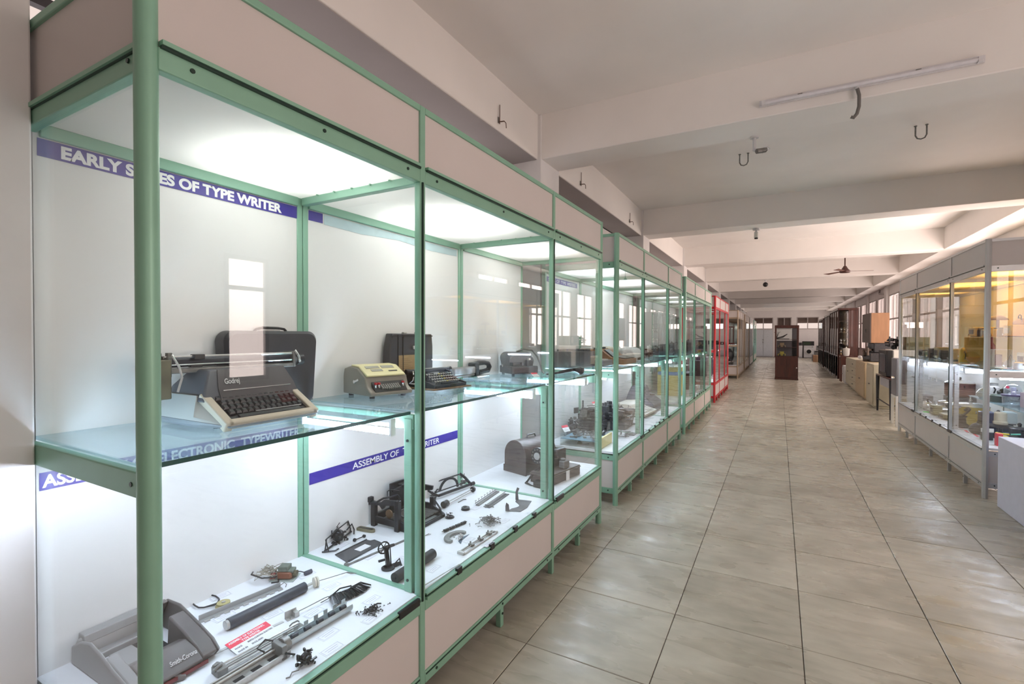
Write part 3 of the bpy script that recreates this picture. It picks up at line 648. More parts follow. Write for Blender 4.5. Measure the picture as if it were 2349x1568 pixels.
def card(label, loc, rz, w, h, tilt=0, head=.35, name='label_card', group=None, lines=True, th=.0012, txt=None):
    t = thing(name, label, 'card', loc, rz, group)
    M = Matrix.Rotation(tilt, 4, 'Y')
    def sl(x0, x1, y0, y1, z0, z1, m, n):
        vs = [(a, c, e) for a in (x0, x1) for c in (y0, y1) for e in (z0, z1)]
        return MB().add(vs, [(0,1,3,2),(4,6,7,5),(0,4,5,1),(2,3,7,6),(0,2,6,4),(1,5,7,3)], M).build(n, m, t, smooth=0)
    zo = abs(math.sin(tilt))*h/2
    M = Matrix.Translation((0, 0, zo+.0003)) @ M
    sl(-h/2, h/2, -w/2, w/2, 0, th, PAPER, 'paper')
    if head: sl(-h/2, -h/2+h*head, -w/2, w/2, th, th+.0004, REDC, 'red_heading')
    if lines:
        for k in range(2): sl(h*(.0+.2*k), h*(.03+.2*k), -w*.35, w*(.1+.2*k), th, th+.0004, LETK, 'text_line')
    return t, M
t, M = card('small red and white card leaning before the domed dictating machine', (-1.60, 3.27, ZS), -.5, .055, .05, .55)

# ---------------------------------------------------------------- lower deck, nearest bay
CV = mat('cover_grey', (.26, .255, .25), .4, 0, .06, 12); CVD = mat('cover_brown', (.13, .115, .11), .38, 0, .1, 12)
t = thing('typewriter_casing', 'empty grey plastic typewriter casing lying open in the near corner of the lower deck', 'casing', (-1.82, .79, ZD)); t.scale = (1, .70, .90)
MB().tube([(-.13, -.165, .0), (-.135, -.168, .05), (-.13, -.155, .075), (-.125, -.12, .083), (-.12, .10, .088), (-.115, .145, .088), (-.10, .165, .08)], .011, 8).prism([(-.155, .068), (-.105, .068), (-.11, .098), (-.15, .098)], 'y', -.15, .15).build('back_bar', CV, t, .004)
prof = [(-.15, 0), (.235, 0), (.24, .035), (.20, .055), (.12, .075), (.05, .10), (-.02, .115), (-.08, .10), (-.15, .06)]
MB().prism(prof, 'y', -.178, -.165).prism([(.04, 0), (.235, 0), (.24, .035), (.20, .053), (.06, .09)], 'y', -.165, -.12).build('left_cheek', CV, t, .006)
MB().prism([(-.155, 0), (.21, 0), (.235, .03), (.20, .06), (.10, .095), (.0, .125), (-.08, .12), (-.15, .08)], 'y', .168, .182).prism([(.02, 0), (.21, 0), (.235, .03), (.20, .06), (.10, .095), (.03, .115)], 'y', .10, .168).prism([(-.155, .0), (-.13, 0), (-.06, .122), (-.085, .122), (-.15, .085)], 'y', .10, .168).build('right_cheek', CVD, t, .01)
MB().prism([(.10, 0), (.22, 0), (.24, .03), (.205, .055), (.14, .07), (.10, .055)], 'y', -.12, .10).build('front_wall', CVD, t, .005)
MB().b2(-.02, .09, -.11, -.02, .0, .045).b2(-.06, -.05, -.15, .06, .02, .045).build('inner_tray', CV, t, .004)
MB().b2(-.10, .06, -.02, .10, .001, .012).build('inner_shadow_plate', mat('casing_shade', (.02, .02, .025), .5), t)  # black plate standing in for the shade inside the empty casing
MB().b2(.236, .2405, -.10, .12, .008, .02).build('red_strip', mat('dull_red', (.16, .03, .03), .4), t)
text('name_lettering', 'Smith-Corona', .022, (.218, -.02, .049), t, mat('script_silver', (.7, .7, .7)), Matrix(((0, -.5, .86), (1, 0, 0), (0, .86, .5))).to_4x4(), .01, .11)

t = thing('cable_and_disc', 'black cable loop with a yellowed disc beside the grey casing', 'cable', (-1.90, 1.075, ZD))
pts = [(-.055+.052*math.cos(a*.42), -.0+.04*math.sin(a*.42), .004+.0015*(a % 3)) for a in range(29)] + [(.01, .0, .014)]
MB().tube(pts, .0028, 6).build('cable', BLACK, t)
YEL = mat('yellowed_plastic', (.42, .36, .16), .45, 0, .1)
d_ = MB(); 
for k in range(3): d_.cyl((.025+.002*k, .018, .001+.006*k), (.025+.002*k, .018, .0045+.006*k), .026-.0015*k, 20)
d_.build('disc', YEL, t); MB().cyl((.029, .018, .016), (.029, .018, .019), .007, 12).build('hub', STEEL, t)

def rail(name, label, p0, p1, mb, m, cat='part', extra=None):
    a = Vector(p0); b = Vector(p1); rz = math.atan2(b.y-a.y, b.x-a.x); t = thing(name, label, cat, (a.x, a.y, ZD), rz)
    L = (b-a).length
    return t, L
t, L = rail('notched_rail', 'long pale grey notched rail lying from the casing towards the back', (-1.845, .99), (-1.80, 1.29), None, None)
MB().b2(0, L, -.012, .008, .0, .003).b2(0, L, .006, .009, .0, .02).build('channel', mat('rail_grey', (.40, .40, .40), .35, .4), t)
n_ = MB()
for k in range(9): n_.b2(.01+k*.034, .028+k*.034, -.022, -.012, .0, .004)
n_.build('tab', STEEL, t); MB().tube([(L-.01, 0, .01), (L+.012, -.002, .018), (L+.016, -.012, .012), (L+.008, -.02, .006)], .0018, 5).build('spring_clip', DSTEEL, t)
t, L = rail('rubber_platen', 'long navy rubber platen roller lying in the near bay', (-1.708, 1.005), (-1.688, 1.33), None, None, 'roller')
MB().cyl((0.008, 0, .0195), (L-.012, 0, .0195), .0195, 24).build('roller', RUBBER, t)
MB().cyl((-.002, 0, .0195), (.008, 0, .0195), .0165, 20).cyl((L-.012, 0, .0195), (L+.02, 0, .0195), .006, 10).build('end_cap', STEEL, t)
t, L = rail('pulley_shaft', 'cream pulley on a thin wire shaft at the end of the navy platen', (-1.685, 1.358), (-1.640, 1.49), None, None, 'pulley')
MB().cyl((0, 0, .020), (.007, 0, .020), .020, 20).cyl((.010, 0, .020), (.017, 0, .020), .020, 20).build('pulley', mat('pulley_cream', (.62, .58, .48), .4), t)
MB().cyl((.006, 0, .020), (.012, 0, .020), .013, 16).build('hub', STEEL, t)
MB().tube([(.017, 0, .020), (.07, .0, .018), (L, .0, .016), (L+.015, -.01, .01), (L+.04, -.012, .004), (L+.05, -.02, .004)], .0016, 5).tube([(L-.02, 0, .016), (L+.01, .012, .01), (L+.03, .0, .004)], .0016, 5).build('wire', DSTEEL, t)

t = thing('motor_assembly', 'small brown coil motor with tangled wires near the back post', 'motor', (-1.865, 1.345, ZD), .5)
MB().b2(-.045, .06, -.035, .04, .0, .004).b2(.0, .01, .035, .06, 0, .006).build('tray', mat('pale_green_metal', (.40, .45, .42), .4, .3), t, .001)
MB().b2(-.015, .045, -.025, .028, .006, .036).build('coil', mat('coil_brown', (.20, .07, .035), .45, 0, .2), t, .006)
MB().b2(-.012, .03, -.022, .02, .036, .058).b2(.02, .05, -.02, .02, .03, .042).build('laminated_core', mat('verdigris', (.15, .17, .14), .6, .2, .25, 50), t, .003)
MB().cyl((.045, 0, .022), (.062, 0, .022), .013, 12).build('bearing', OLIVE, t)
rnd = random.Random(3); w_ = MB()
for k in range(14):
    c0 = Vector((-.05, .0, .02)); pts = [c0 + Vector((rnd.uniform(-.05, .04), rnd.uniform(-.05, .05), rnd.uniform(-.015, .03))) for _ in range(6)]
    w_.tube([pts[0].lerp(pts[1], .5)] + pts, .0014, 4)
w_.build('wire_tangle', mat('cloth_wire', (.40, .37, .30), .6, 0, .3), t)
MB().tube([(-.02, -.03, .02), (-.06, -.06, .03), (-.12, -.03, .03), (-.14, .03, .02), (-.10, .07, .01), (-.04, .04, .006), (.0, -.04, .004), (-.02, -.06, .01)], .0035, 6).build('black_lead', BLACK, t)
MB().box((-.04, -.005, .012), (.02, .02, .02)).build('terminal_block', mat('terminal_red', (.35, .05, .05), .4), t)
MB().cyl((.085, .02, .010), (.105, .045, .010), .009, 12).tube([(.05, .02, .02), (.07, .015, .022), (.088, .024, .012)], .0025, 5).build('capacitor', mat('capacitor_slate', (.05, .05, .08), .4), t)

t, L = rail('lever_bracket', 'small steel bracket with a thin rod beside the navy platen', (-1.578, 1.15), (-1.552, 1.30), None, None)
MB().b2(0, .045, -.012, .012, 0, .002).b2(.0, .045, .010, .012, 0, .026).b2(.028, .045, -.012, .012, .0, .018).build('bracket', STEEL, t, .001)
MB().tube([(.035, 0, .012), (.09, .0, .014), (L, 0, .018), (L+.012, -.008, .022), (L+.02, .004, .012), (L+.03, -.004, .02), (L+.02, -.014, .01)], .0018, 5).tube([(.01, -.01, .004), (.02, 0, .028), (.03, .008, .02)], .002, 5).build('rod', DSTEEL, t)

t = thing('type_bars', 'fan of black type bars spread on the deck in the near bay', 'type bars', (-1.50, 1.385, ZD))
b = MB(); rnd = random.Random(5)
for k in range(60):
    f_ = k/59; a = math.radians(-75 + 150*f_); p0 = Vector((-.055+.012*math.sin(a*2), -.055+.10*f_, .004)); q = p0 + Vector((.085-.03*abs(f_-.4), (f_-.45)*.09, rnd.uniform(0, .008)))
    b.tube([p0, p0.lerp(q, .5)+Vector((0, 0, .012+rnd.uniform(0, .006))), q], [.0012, .0014, .0022], 4)
b.tube([(-.055, -.06, .006), (-.062, -.0, .014), (-.05, .05, .006)], .003, 5).tube([(-.05, -.05, .008), (-.055, -.10, .006)], .0015, 4)
b.build('bars', BLKM, t)['kind'] = 'stuff'
t = thing('loose_screws', 'little heap of black screws and studs near the front glass', 'screws', (-1.345, 1.345, ZD))
b = MB()
for k in range(120):
    a = rnd.uniform(0, 6.28); r = abs(rnd.gauss(0, .018)); h_ = rnd.uniform(0, .010)*(1-min(1, r/.03)); p = Vector((r*math.cos(a), r*math.sin(a)*1.4, .003+h_)); q = p+Vector((rnd.uniform(-.008, .008), rnd.uniform(-.008, .008), rnd.uniform(0, .005)))
    b.cyl(p, q, .0014, 4); b.cyl(q, q+(q-p)*.25+Vector((0, 0, .0008)), .003, 6)
b.tube([(-.01, .0, .012), (.0, .03, .016), (.004, .045, .01)], .003, 5)
b.build('screws', BLKM, t)['kind'] = 'stuff'

t, L = rail('paper_trough', 'bright steel half-round trough with black rollers and square tabs', (-1.438, 1.035), (-1.424, 1.31), None, None)
arc = [(.019*math.cos(math.radians(a)), .020+.019*math.sin(math.radians(a))) for a in range(150, 391, 20)]; arc2 = [(.0178*math.cos(math.radians(a)), .020+.0178*math.sin(math.radians(a))) for a in range(390, 149, -20)]
MB().prism(arc+arc2, 'x', 0, L).build('trough', mat('blue_steel', (.50, .56, .58), .28, .4, .08), t)
n_ = MB()
for k in range(7): n_.b2(.012+k*.04, .028+k*.04, .016, .0185, .028, .044)
n_.build('tab', mat('blue_steel', (.5, .56, .58)), t)
for k in range(5): MB().cyl((.03+k*.05, -.003, .028), (.052+k*.05, -.003, .028), .008, 12).build('roller', RUBBER, t)
t, L = rail('carriage_rails', 'pair of long bright carriage rails with brackets near the front of the near bay', (-1.512, .865), (-1.489, 1.145), None, None)
MB().b2(0, L, -.018, -.012, .004, .010).b2(0, L, .004, .010, .004, .012).b2(0, L, -.006, -.002, .008, .012).cyl((0, .014, .014), (L, .014, .014), .003, 8).build('rail', STEEL, t)
MB().b2(-.012, .02, -.024, .018, 0, .022).cyl((-.018, -.01, .02), (.01, .0, .026), .007, 8).box((.0, .012, .02), (.02, .012, .016), .4).build('end_bracket', DSTEEL, t, .002)
MB().b2(L-.02, L+.005, -.02, .016, 0, .014).tube([(L-.035, .014, .02), (L-.03, .004, .032), (L-.01, .006, .03), (L, .012, .02)], .003, 6).build('end_bracket', DSTEEL, t, .002)
t, L = rail('carriage_assembly', 'heavy steel carriage assembly at the front edge of the near bay', (-1.425, .775), (-1.418, 1.03), None, None)
MB().b2(0, L, -.028, .028, .0, .008).b2(0, L, .024, .030, .008, .026).b2(0, L, -.030, -.024, .008, .020).cyl((0, .012, .024), (L, .012, .024), .004, 8).build('frame', STEEL, t, .001)
for k in range(4): MB().b2(.03+k*.055, .06+k*.055, -.014, .006, .008, .0095).build('slot', BLACK, t)
MB().cyl((L-.012, .0, .03), (L+.01, .0, .03), .024, 18).b2(L-.03, L-.012, -.03, .03, .0, .045).build('escapement', DSTEEL, t, .002)
MB().tube([(L-.06, .02, .03), (L-.08, .028, .05), (L-.05, .03, .062), (L-.03, .02, .05)], .003, 5).tube([(L-.02, -.03, .02), (L+.0, -.05, .012), (L+.005, -.035, .002)], .003, 5).build('levers', BLKM, t)
t, L = rail('pale_strip', 'thin translucent pale strip lying under the red card', (-1.632, .83), (-1.58, 1.14), None, None, 'strip')
MB().b2(0, L, -.006, .006, 0, .0015).tube([(0, 0, .001), (-.01, .006, .001), (-.008, .016, .001)], .003, 5).build('strip', mat('pale_strip', (.55, .55, .54), .4), t)
t = thing('dark_fragment', 'small curved dark plastic fragment at the bottom edge beside the green post', 'part', (-1.60, .775, ZD), 1.0)
MB().prism([(-.04, 0), (.035, 0), (.04, .012), (.01, .026), (-.03, .018)], 'y', -.012, .012).build('piece', CVD, t, .004)
# red card
t, M = card('red and white card reading ASSEMBLY OF ELECTRONIC TYPE WRITER, made in England', (-1.568, 1.018, ZD), .02, .15, .085, .18, .36, lines=False)
for (s1, y, x, sz, w_, mm) in (('ASSEMBLY OF ELECTRONIC', -.068, -.0285, .013, .128, LETTER), ('TYPE WRITER', -.03, -.0145, .013, .066, LETTER), ('MAKE', -.066, .004, .010, .024, LETK), ('SMITH CORONA ELECTRIC', -.022, .004, .010, .092, LETK), ('MADE IN', -.066, .022, .010, .032, LETK), ('ENGLAND', -.018, .022, .010, .04, LETK)):
    o = text('lettering', s1, sz, (0, 0, 0), t, mm, FLATTXT, .015, w_)
    o.data.transform(M @ Matrix.Translation((x, y, .0018)))
def mechanism(mb, rnd, n, sx, sy_, sz, r=(.0015, .004), z0=.0):
    for k in range(n):
        p = Vector((rnd.uniform(-sx, sx), rnd.uniform(-sy_, sy_), z0+rnd.uniform(0, sz))); ax = rnd.choice(((1, 0, 0), (0, 1, 0), (0, 0, 1), (.7, .7, 0), (0, .7, .7)))
        q = p + Vector(ax)*rnd.uniform(.3, 1)*max(sx, sy_); q.z = min(max(q.z, z0), z0+sz*1.15); q.x = max(-sx*1.1, min(sx*1.1, q.x)); q.y = max(-sy_*1.1, min(sy_*1.1, q.y))
        rr = rnd.uniform(*r)
        if rnd.random() < .5: mb.cyl(p, q, rr, 5)
        elif rnd.random() < .6: mb.box(p.lerp(q, .5), (rnd.uniform(.2, .7)*sx, rnd.uniform(.1, .4)*sy_, rnd.uniform(.1, .3)*sz), rnd.uniform(0, 3))
        else: mb.cyl(p, p+Vector(ax)*.006, rr*3.2, 10)
    return mb
t = thing('black_mechanism', 'small knotted black mechanism with a curled wire tail at the front of the near bay', 'mechanism', (-1.31, 1.025, ZD))
mechanism(MB().ball((0, 0, .022), .02, 8, (.8, 1, 1)), random.Random(11), 26, .022, .026, .045).build('gears', BLKM, t)
MB().tube([(.0, -.02, .015), (.012, -.035, .008), (.0, -.05, .006), (.01, -.065, .004), (.004, -.075, .004)], .0022, 5).build('wire_tail', DSTEEL, t)
# printed caption slips
SL = [('beside the cable loop', -1.955, 1.13), ('below the notched rail', -1.80, 1.055), ('beside the coil motor', -1.80, 1.415), ('below the navy platen', -1.655, 1.15), ('beside the steel bracket', -1.53, 1.235),
      ('beside the pulley shaft', -1.625, 1.40), ('in front of the fan of type bars', -1.405, 1.405), ('below the little heap of screws', -1.315, 1.315), ('in front of the bright steel trough', -1.375, 1.17), ('beside the knotted black mechanism', -1.30, 1.12),
      ('in front of the black ribbon frame', -1.90, 1.70), ('beside the hand-wheel stand', -1.545, 1.72), ('in front of the black roller', -1.35, 1.73), ('beside the grey curved segment', -1.385, 2.06), ('in front of the slider rail', -1.275, 2.07), ('beside the heap of key levers', -1.35, 2.37), ('beside the dark disc', -1.605, 2.47), ('beside the long grey bar', -1.69, 1.68)]
pm = MB().b2(-.02, .02, -.038, .038, 0, .0006).mesh('paper', PAPER, 0); lm = MB()
for (a, b_, c_, d_) in ((-.016, -.0152, -.034, .034), (.0152, .016, -.034, .034), (-.016, .016, -.034, -.0332), (-.016, .016, .0332, .034), (-.006, -.0045, -.025, .025), (.004, .0055, -.02, .02)): lm.b2(a, b_, c_, d_, .0006, .0008)
lm = lm.mesh('printed_frame', PAPERL, 0)
for (w_, x, y) in SL:
    t = thing('caption_slip', 'white caption slip with a thin printed frame ' + w_, 'slip', (x, y, ZD), random.uniform(-.12, .12), 'caption slips on the lower deck'); inst('paper', pm, t); inst('printed_frame', lm, t)
# ---------------------------------------------------------------- lower deck, second bay: dismantled typewriter
t = thing('ribbon_mechanism', 'black ribbon carrier frame with a central gear cluster behind the grey plate', 'mechanism', (-1.945, 1.715, ZD), .3)
MB().tube([(0, -.115, .0), (.005, -.11, .062), (0, .0, .068), (0, .095, .072), (.01, .10, .03), (0, .115, .0)], .0035, 6).tube([(.02, -.115, .004), (-.0, -.11, .06)], .003, 6).cyl((.0, -.12, .006), (.01, .11, .012), .005, 6).tube([(-.01, -.125, .004), (.045, -.10, .006), (.055, -.085, .01)], .004, 6).build('frame', BLKM, t)
mechanism(MB().ball((0, 0, .035), .03, 8), random.Random(2), 26, .03, .04, .06).build('gear_cluster', BLKM, t)
MB().tube([(0, .09, .05), (-.01, .105, .085), (-.01, .15, .115)], .0018, 5).tube([(.0, .08, .03), (.01, .115, .05), (.02, .12, .02), (.03, .10, .004)], .004, 6).tube([(0, -.03, .07), (.01, -.015, .085), (-.01, .0, .075), (0, .015, .095)], .002, 5).build('levers', BLKM, t)
t = thing('grey_plate', 'flat grey metal plate with a white slip on it', 'plate', (-1.785, 1.705, ZD), .0)
MB().prism([(-.055, -.10), (.05, -.125), (.055, -.115), (.045, .11), (-.02, .12), (-.03, .10), (-.05, .10)], 'z', 0, .003).build('plate', mat('plate_grey', (.10, .10, .105), .45, .3, .08), t)
MB().b2(.046, .051, -.115, .10, 0, .008).b2(-.057, -.052, -.10, .10, 0, .006).build('folded_edge', mat('plate_grey', (.1, .1, .1)), t)
MB().b2(-.02, .022, -.015, .055, .003, .004).build('white_slip', PAPER, t)
t, L = rail('long_bar', 'long thin grey bar with end lugs behind the hand-wheel stand', (-1.712, 1.55), (-1.655, 1.95), None, None, 'bar')
MB().b2(0, L, -.006, .002, 0, .006).b2(0, L, .004, .008, 0, .004).build('bar', DSTEEL, t)
for x in (.006, L-.012): MB().cyl((x, -.01, .006), (x, .008, .006), .009, 10).build('lug', DSTEEL, t)
t = thing('hand_wheel_stand', 'small black upright mechanism with a spoked hand wheel and oval foot', 'mechanism', (-1.53, 1.63, ZD), -.4)
MB().lathe([(.03, 0), (.03, .006), (.02, .012), (.001, .012)], 16).box((.0, .02, .008), (.02, .08, .008)).tube([(0, .03, .01), (.0, .055, .03), (.01, .06, .0)], .004, 6).build('foot', BLKM, t)
MB().box((0, -.005, .055), (.014, .018, .09), Matrix.Rotation(.12, 3, 'X')).cyl((.01, .012, .01), (.01, .006, .105), .002, 6).cyl((-.008, .016, .01), (-.006, .012, .10), .002, 6).box((.0, -.03, .045), (.01, .03, .008)).cyl((0, -.012, .10), (0, .03, .10), .007, 8).build('column', BLKM, t, .001)
w_ = MB().tube([(.0+.0, -.02+.026*math.cos(a*.5236), .10+.026*math.sin(a*.5236)) for a in range(12)], .0035, 6, closed=True).cyl((-.006, -.02, .10), (.006, -.02, .10), .006, 8)
for k in range(6): w_.cyl((0, -.02, .10), (0, -.02+.025*math.cos(k*1.047), .10+.025*math.sin(k*1.047)), .0022, 4)
w_.build('hand_wheel', BLKM, t)
t, L = rail('black_roller', 'thick matt black rubber roller in the middle of the second bay', (-1.412, 1.545), (-1.418, 1.81), None, None, 'roller')
MB().cyl((0, 0, .0225), (L, 0, .0225), .0225, 24).build('roller', mat('matt_black', (.014, .015, .018), .55), t); MB().cyl((-.003, 0, .0225), (0.001, 0, .0225), .006, 12).build('core', BLKM, t)
t, L = rail('pointer_rod', 'long thin steel rod with a square foot near the front glass', (-1.285, 1.57), (-1.268, 1.81), None, None, 'rod')
MB().cyl((0, 0, .008), (L, 0, .006), .003, 8, .0012).build('rod', STEEL, t); MB().b2(-.012, .006, -.012, .012, 0, .022).build('foot', mat('nickel', (.55, .54, .50), .35, .6), t, .002)
# main frame of the dismantled typewriter
t = thing('stripped_typewriter', 'tall black cast typewriter frame standing in the second bay', 'typewriter frame', (-1.86, 2.11, ZD))
F = MB()
for (x, y, h_) in ((-.085, -.145, .13), (.085, -.145, .165), (-.085, .155, .17), (.085, .155, .10)): F.b2(x-.014, x+.014, y-.014, y+.014, .0, h_)
F.b2(-.085, .085, -.155, -.137, .02, .055).b2(-.085, .085, .147, .163, .02, .06).b2(-.095, -.08, -.145, .155, .02, .06)
F.prism([(-.12, .11), (-.04, .12), (-.02, .10), (.0, .125), (.085, .14), (.09, .165), (-.01, .155), (-.035, .135), (-.12, .135)], 'y', -.155, -.135)
F.prism([(-.12, .11), (-.04, .12), (.0, .125), (.085, .14), (.09, .165), (-.01, .165), (-.12, .15)], 'y', .145, .16)
F.build('side_castings', BLKM, t, .003)
MB().b2(-.075, -.065, -.04, .15, .04, .205).b2(-.065, -.045, .10, .15, .05, .20).b2(-.07, -.02, .02, .10, .17, .19).build('back_plate', BLKM, t, .004)
F = MB().prism([(.08, .0), (.17, .0), (.175, .02), (.085, .06)], 'y', -.14, -.128).prism([(.08, .0), (.17, .0), (.175, .02), (.085, .06)], 'y', .14, .152)
F.b2(.165, .18, -.14, .15, .0, .02).b2(.09, .11, -.13, .14, .0, .012).tube([(.085, -.14, .09), (.13, -.05, .012), (.16, .0, .01)], .005, 6).tube([(.085, .15, .10), (.14, .15, .045), (.18, .12, .02)], .006, 6)
F.build('front_apron', BLKM, t, .003)
b = MB()
for k in range(24): y = -.12 + k*.0105; b.b2(-.05, .15, y, y+.0025, .03+.0+.0008*(k % 3), .036+.0008*(k % 3)); b.tube([(.0, y, .05), (.05, y, .075), (.075, y*.7, .055)], .0014, 4)
b.build('key_levers', DSTEEL, t)['kind'] = 'stuff'
MB().tube([(-.02, -.11, .15), (-.03, -.10, .185), (-.02, -.085, .19), (-.01, -.03, .17)], .004, 6).tube([(-.06, -.15, .135), (-.02, -.14, .16), (.03, -.145, .175), (.07, -.13, .19), (.075, -.11, .16)], .006, 6).cyl((-.03, -.06, .175), (-.04, .14, .19), .005, 8).build('carriage_brackets', BLKM, t)
MB().cyl((.01, -.132, .075), (.01, -.126, .075), .024, 20).build('bell', mat('bronze', (.20, .13, .08), .3, .8), t)
MB().b2(-.125, -.10, -.16, -.13, .125, .155).b2(-.11, -.08, .14, .17, .16, .185).build('corner_lug', BLKM, t, .004)
t = thing('oval_tin', 'small olive oval tin tray in front of the tall black frame', 'tin', (-1.935, 1.888, ZD), .12)
MB().prism([(.062*math.copysign(abs(math.cos(a*.3927))**.5, math.cos(a*.3927)), .017*math.copysign(abs(math.sin(a*.3927))**.8, math.sin(a*.3927))) for a in range(16)], 'z', 0, .014).build('tin', mat('olive_brass', (.22, .20, .13), .4, .5, .15), t)
MB().b2(-.05, .05, -.006, .006, .014, .0145).build('slot', BLACK, t)
t = thing('small_link', 'tiny black link with two round ends between the ribbon frame and the tin', 'part', (-1.875, 1.79, ZD), 1.5)
MB().cyl((-.028, 0, .008), (.028, 0, .008), .0025, 6).cyl((-.03, -.004, .009), (-.03, .004, .009), .009, 12).cyl((.03, -.005, .008), (.03, .005, .008), .008, 12).build('link', BLKM, t)
t = thing('typewriter_carriage', 'black open carriage frame with a curved type basket near the back of the second bay', 'mechanism', (-1.925, 2.64, ZD), -.15)
MB().cyl((-.05, -.17, .075), (-.05, .15, .075), .005, 8).cyl((.05, -.15, .022), (.05, .15, .022), .009, 10).cyl((.03, -.15, .04), (.03, .15, .04), .004, 8).tube([(-.05, -.16, .075), (-.03, -.17, .045), (.0, -.16, .03), (.05, -.15, .02)], .008, 6).tube([(-.05, .15, .078), (-.01, .16, .055), (.05, .15, .025)], .010, 6).cyl((.05, .15, .022), (.05, .185, .022), .013, 12).build('frame', BLKM, t)
MB().tube([(-.01+.06*0, .085*math.cos(a*.3), .012+.075*math.sin(a*.3)) for a in range(11)], .009, 6).build('type_basket', BLKM, t)
mechanism(MB(), random.Random(8), 16, .03, .02, .05).build('gears', BLKM, t, loc=(.0, -.15, 0)); mechanism(MB(), random.Random(9), 12, .025, .02, .08).build('gears', DSTEEL, t, loc=(-.03, .14, 0))
t, L = rail('knobbed_rod', 'thin steel rod with round black knobs at both ends', (-1.775, 2.385), (-1.785, 2.70), None, None, 'rod')
MB().cyl((0, .004, .02), (L, .004, .02), .004, 8).cyl((0, -.01, .015), (L-.03, -.01, .015), .003, 6).build('rod', STEEL, t)
MB().cyl((-.02, 0, .02), (.0, 0, .02), .02, 18).cyl((L, 0, .018), (L+.015, 0, .018), .018, 16).build('knob', BLACK, t)
w_ = MB().cyl((.018, 0, .02), (.022, 0, .02), .020, 14); w_.build('ratchet', DSTEEL, t); MB().tube([(.1, -.03, .004), (.16, -.03, .004), (.17, -.045, .004)], .003, 5).build('lever', DSTEEL, t)
t, L = rail('toothed_rack', 'toothed steel rack with small tabs beside the curved black plate', (-1.615, 2.50), (-1.64, 2.79), None, None)
MB().b2(0, L, -.012, .012, .0, .008).cyl((0, .014, .014), (L, .014, .014), .003, 8).build('rack', DSTEEL, t)
n_ = MB()
for k in range(7): n_.tube([(.01+k*.04, .016, .012), (.014+k*.04, .022, .026), (.024+k*.04, .018, .024)], .0025, 5)
n_.build('tab', STEEL, t)
t, L = rail('metal_strips', 'two flat dark strips lying together beside the toothed rack', (-1.545, 2.50), (-1.565, 2.78), None, None)
for dy in (-.018, .002): MB().b2(0, L, dy, dy+.016, 0, .004).build('strip', mat('slat_grey', (.12, .12, .12), .4, .4), t)
MB().cyl((.02, -.035, .004), (.03, .03, .006), .003, 6).cyl((0, .024, .004), (L+.03, .026, .004), .002, 6).build('cross_rod', DSTEEL, t)
t = thing('curved_plate', 'dark plate with a semicircular cut-out and an upright hook near the front right', 'plate', (-1.385, 2.63, ZD), .2)
pp = [(-.045+0, -.11), (.03, -.10), (.05, -.02), (.045, .10), (-.055, .10), (-.05, .06)] + [(-.03+.045*math.sin(a*.35)-.02, .055-.015*a) for a in range(1, 9)]
MB().prism(pp, 'z', 0, .003).build('plate', mat('plate_grey', (.1, .1, .1)), t)
MB().prism([(-.06, 0), (-.035, 0), (-.04, .04), (-.055, .05), (-.06, .03)], 'y', -.112, -.107).prism([(-.06, 0), (-.04, 0), (-.045, .05), (-.035, .075), (-.05, .08), (-.06, .05)], 'y', .095, .10).build('hook', mat('plate_grey', (.1, .1, .1)), t)
for nm, lb, x, y, sd in (('ribbon_spool_disc', 'dark round ribbon spool disc nearer the toothed rack', -1.645, 2.415, 1), ('gear_disc', 'dark round toothed disc with a raised hub nearer the black frame', -1.65, 2.262, 2)):
    t = thing(nm, lb, 'disc', (x, y, ZD), sd)
    MB().cyl((0, 0, 0), (0, 0, .004), .027, 20).cyl((0, 0, .004), (0, 0, .010), .02, 16).build('disc', BLKM, t)
    if sd == 1: MB().cyl((0, 0, .010), (0, 0, .013), .025, 20).cyl((0, .01, .013), (0, .01, .017), .01, 10).build('rim', BLKM, t)
    else: mechanism(MB(), random.Random(4), 9, .016, .016, .022, z0=.008).build('hub', BLKM, t)
t, L = rail('roller_chain', 'row of four small black rollers on a rod', (-1.552, 2.07), (-1.522, 2.235), None, None)
MB().cyl((-.01, 0, .008), (L+.01, 0, .008), .0025, 6).build('rod', DSTEEL, t)
for k in range(4): MB().cyl((.005+k*.043, 0, .008), (.036+k*.043, 0, .008), .0085, 12).build('roller', BLKM, t)
t = thing('key_lever_heap', 'tangled heap of dull steel key levers on the right of the second bay', 'levers', (-1.41, 2.315, ZD)); b = MB(); rnd = random.Random(21)
for k in range(110):
    a = rnd.uniform(0, 6.28); r = abs(rnd.gauss(0, .03)); p = Vector((r*math.cos(a)*.9, r*math.sin(a)*1.5, .003+rnd.uniform(0, .03)*max(0, 1-r/.06))); d_ = Vector((rnd.uniform(-1, 1), rnd.uniform(-1, 1), rnd.uniform(-.15, .35))).normalized()*.022
    q = p+d_; q.z = max(.002, q.z); b.tube([p, p.lerp(q, .5)+Vector((0, 0, .003)), q], .0018, 4); b.box(q, (.007, .005, .003), rnd.uniform(0, 3))
b.build('levers', DSTEEL, t)['kind'] = 'stuff'
t = thing('type_segment', 'grey curved type segment with small linkages inside its arc', 'segment', (-1.44, 2.05, ZD), 0)
arc = [(-.015-.055*math.sin(math.radians(a)), .0-.075*math.cos(math.radians(a))) for a in range(-15, 196, 15)]; arc2 = [(-.008-.035*math.sin(math.radians(a)), .0-.052*math.cos(math.radians(a))) for a in range(195, -16, -15)]
MB().prism(arc+arc2, 'z', 0, .013).build('segment', mat('segment_grey', (.22, .22, .21), .4, .6, .15, 60), t, .002)
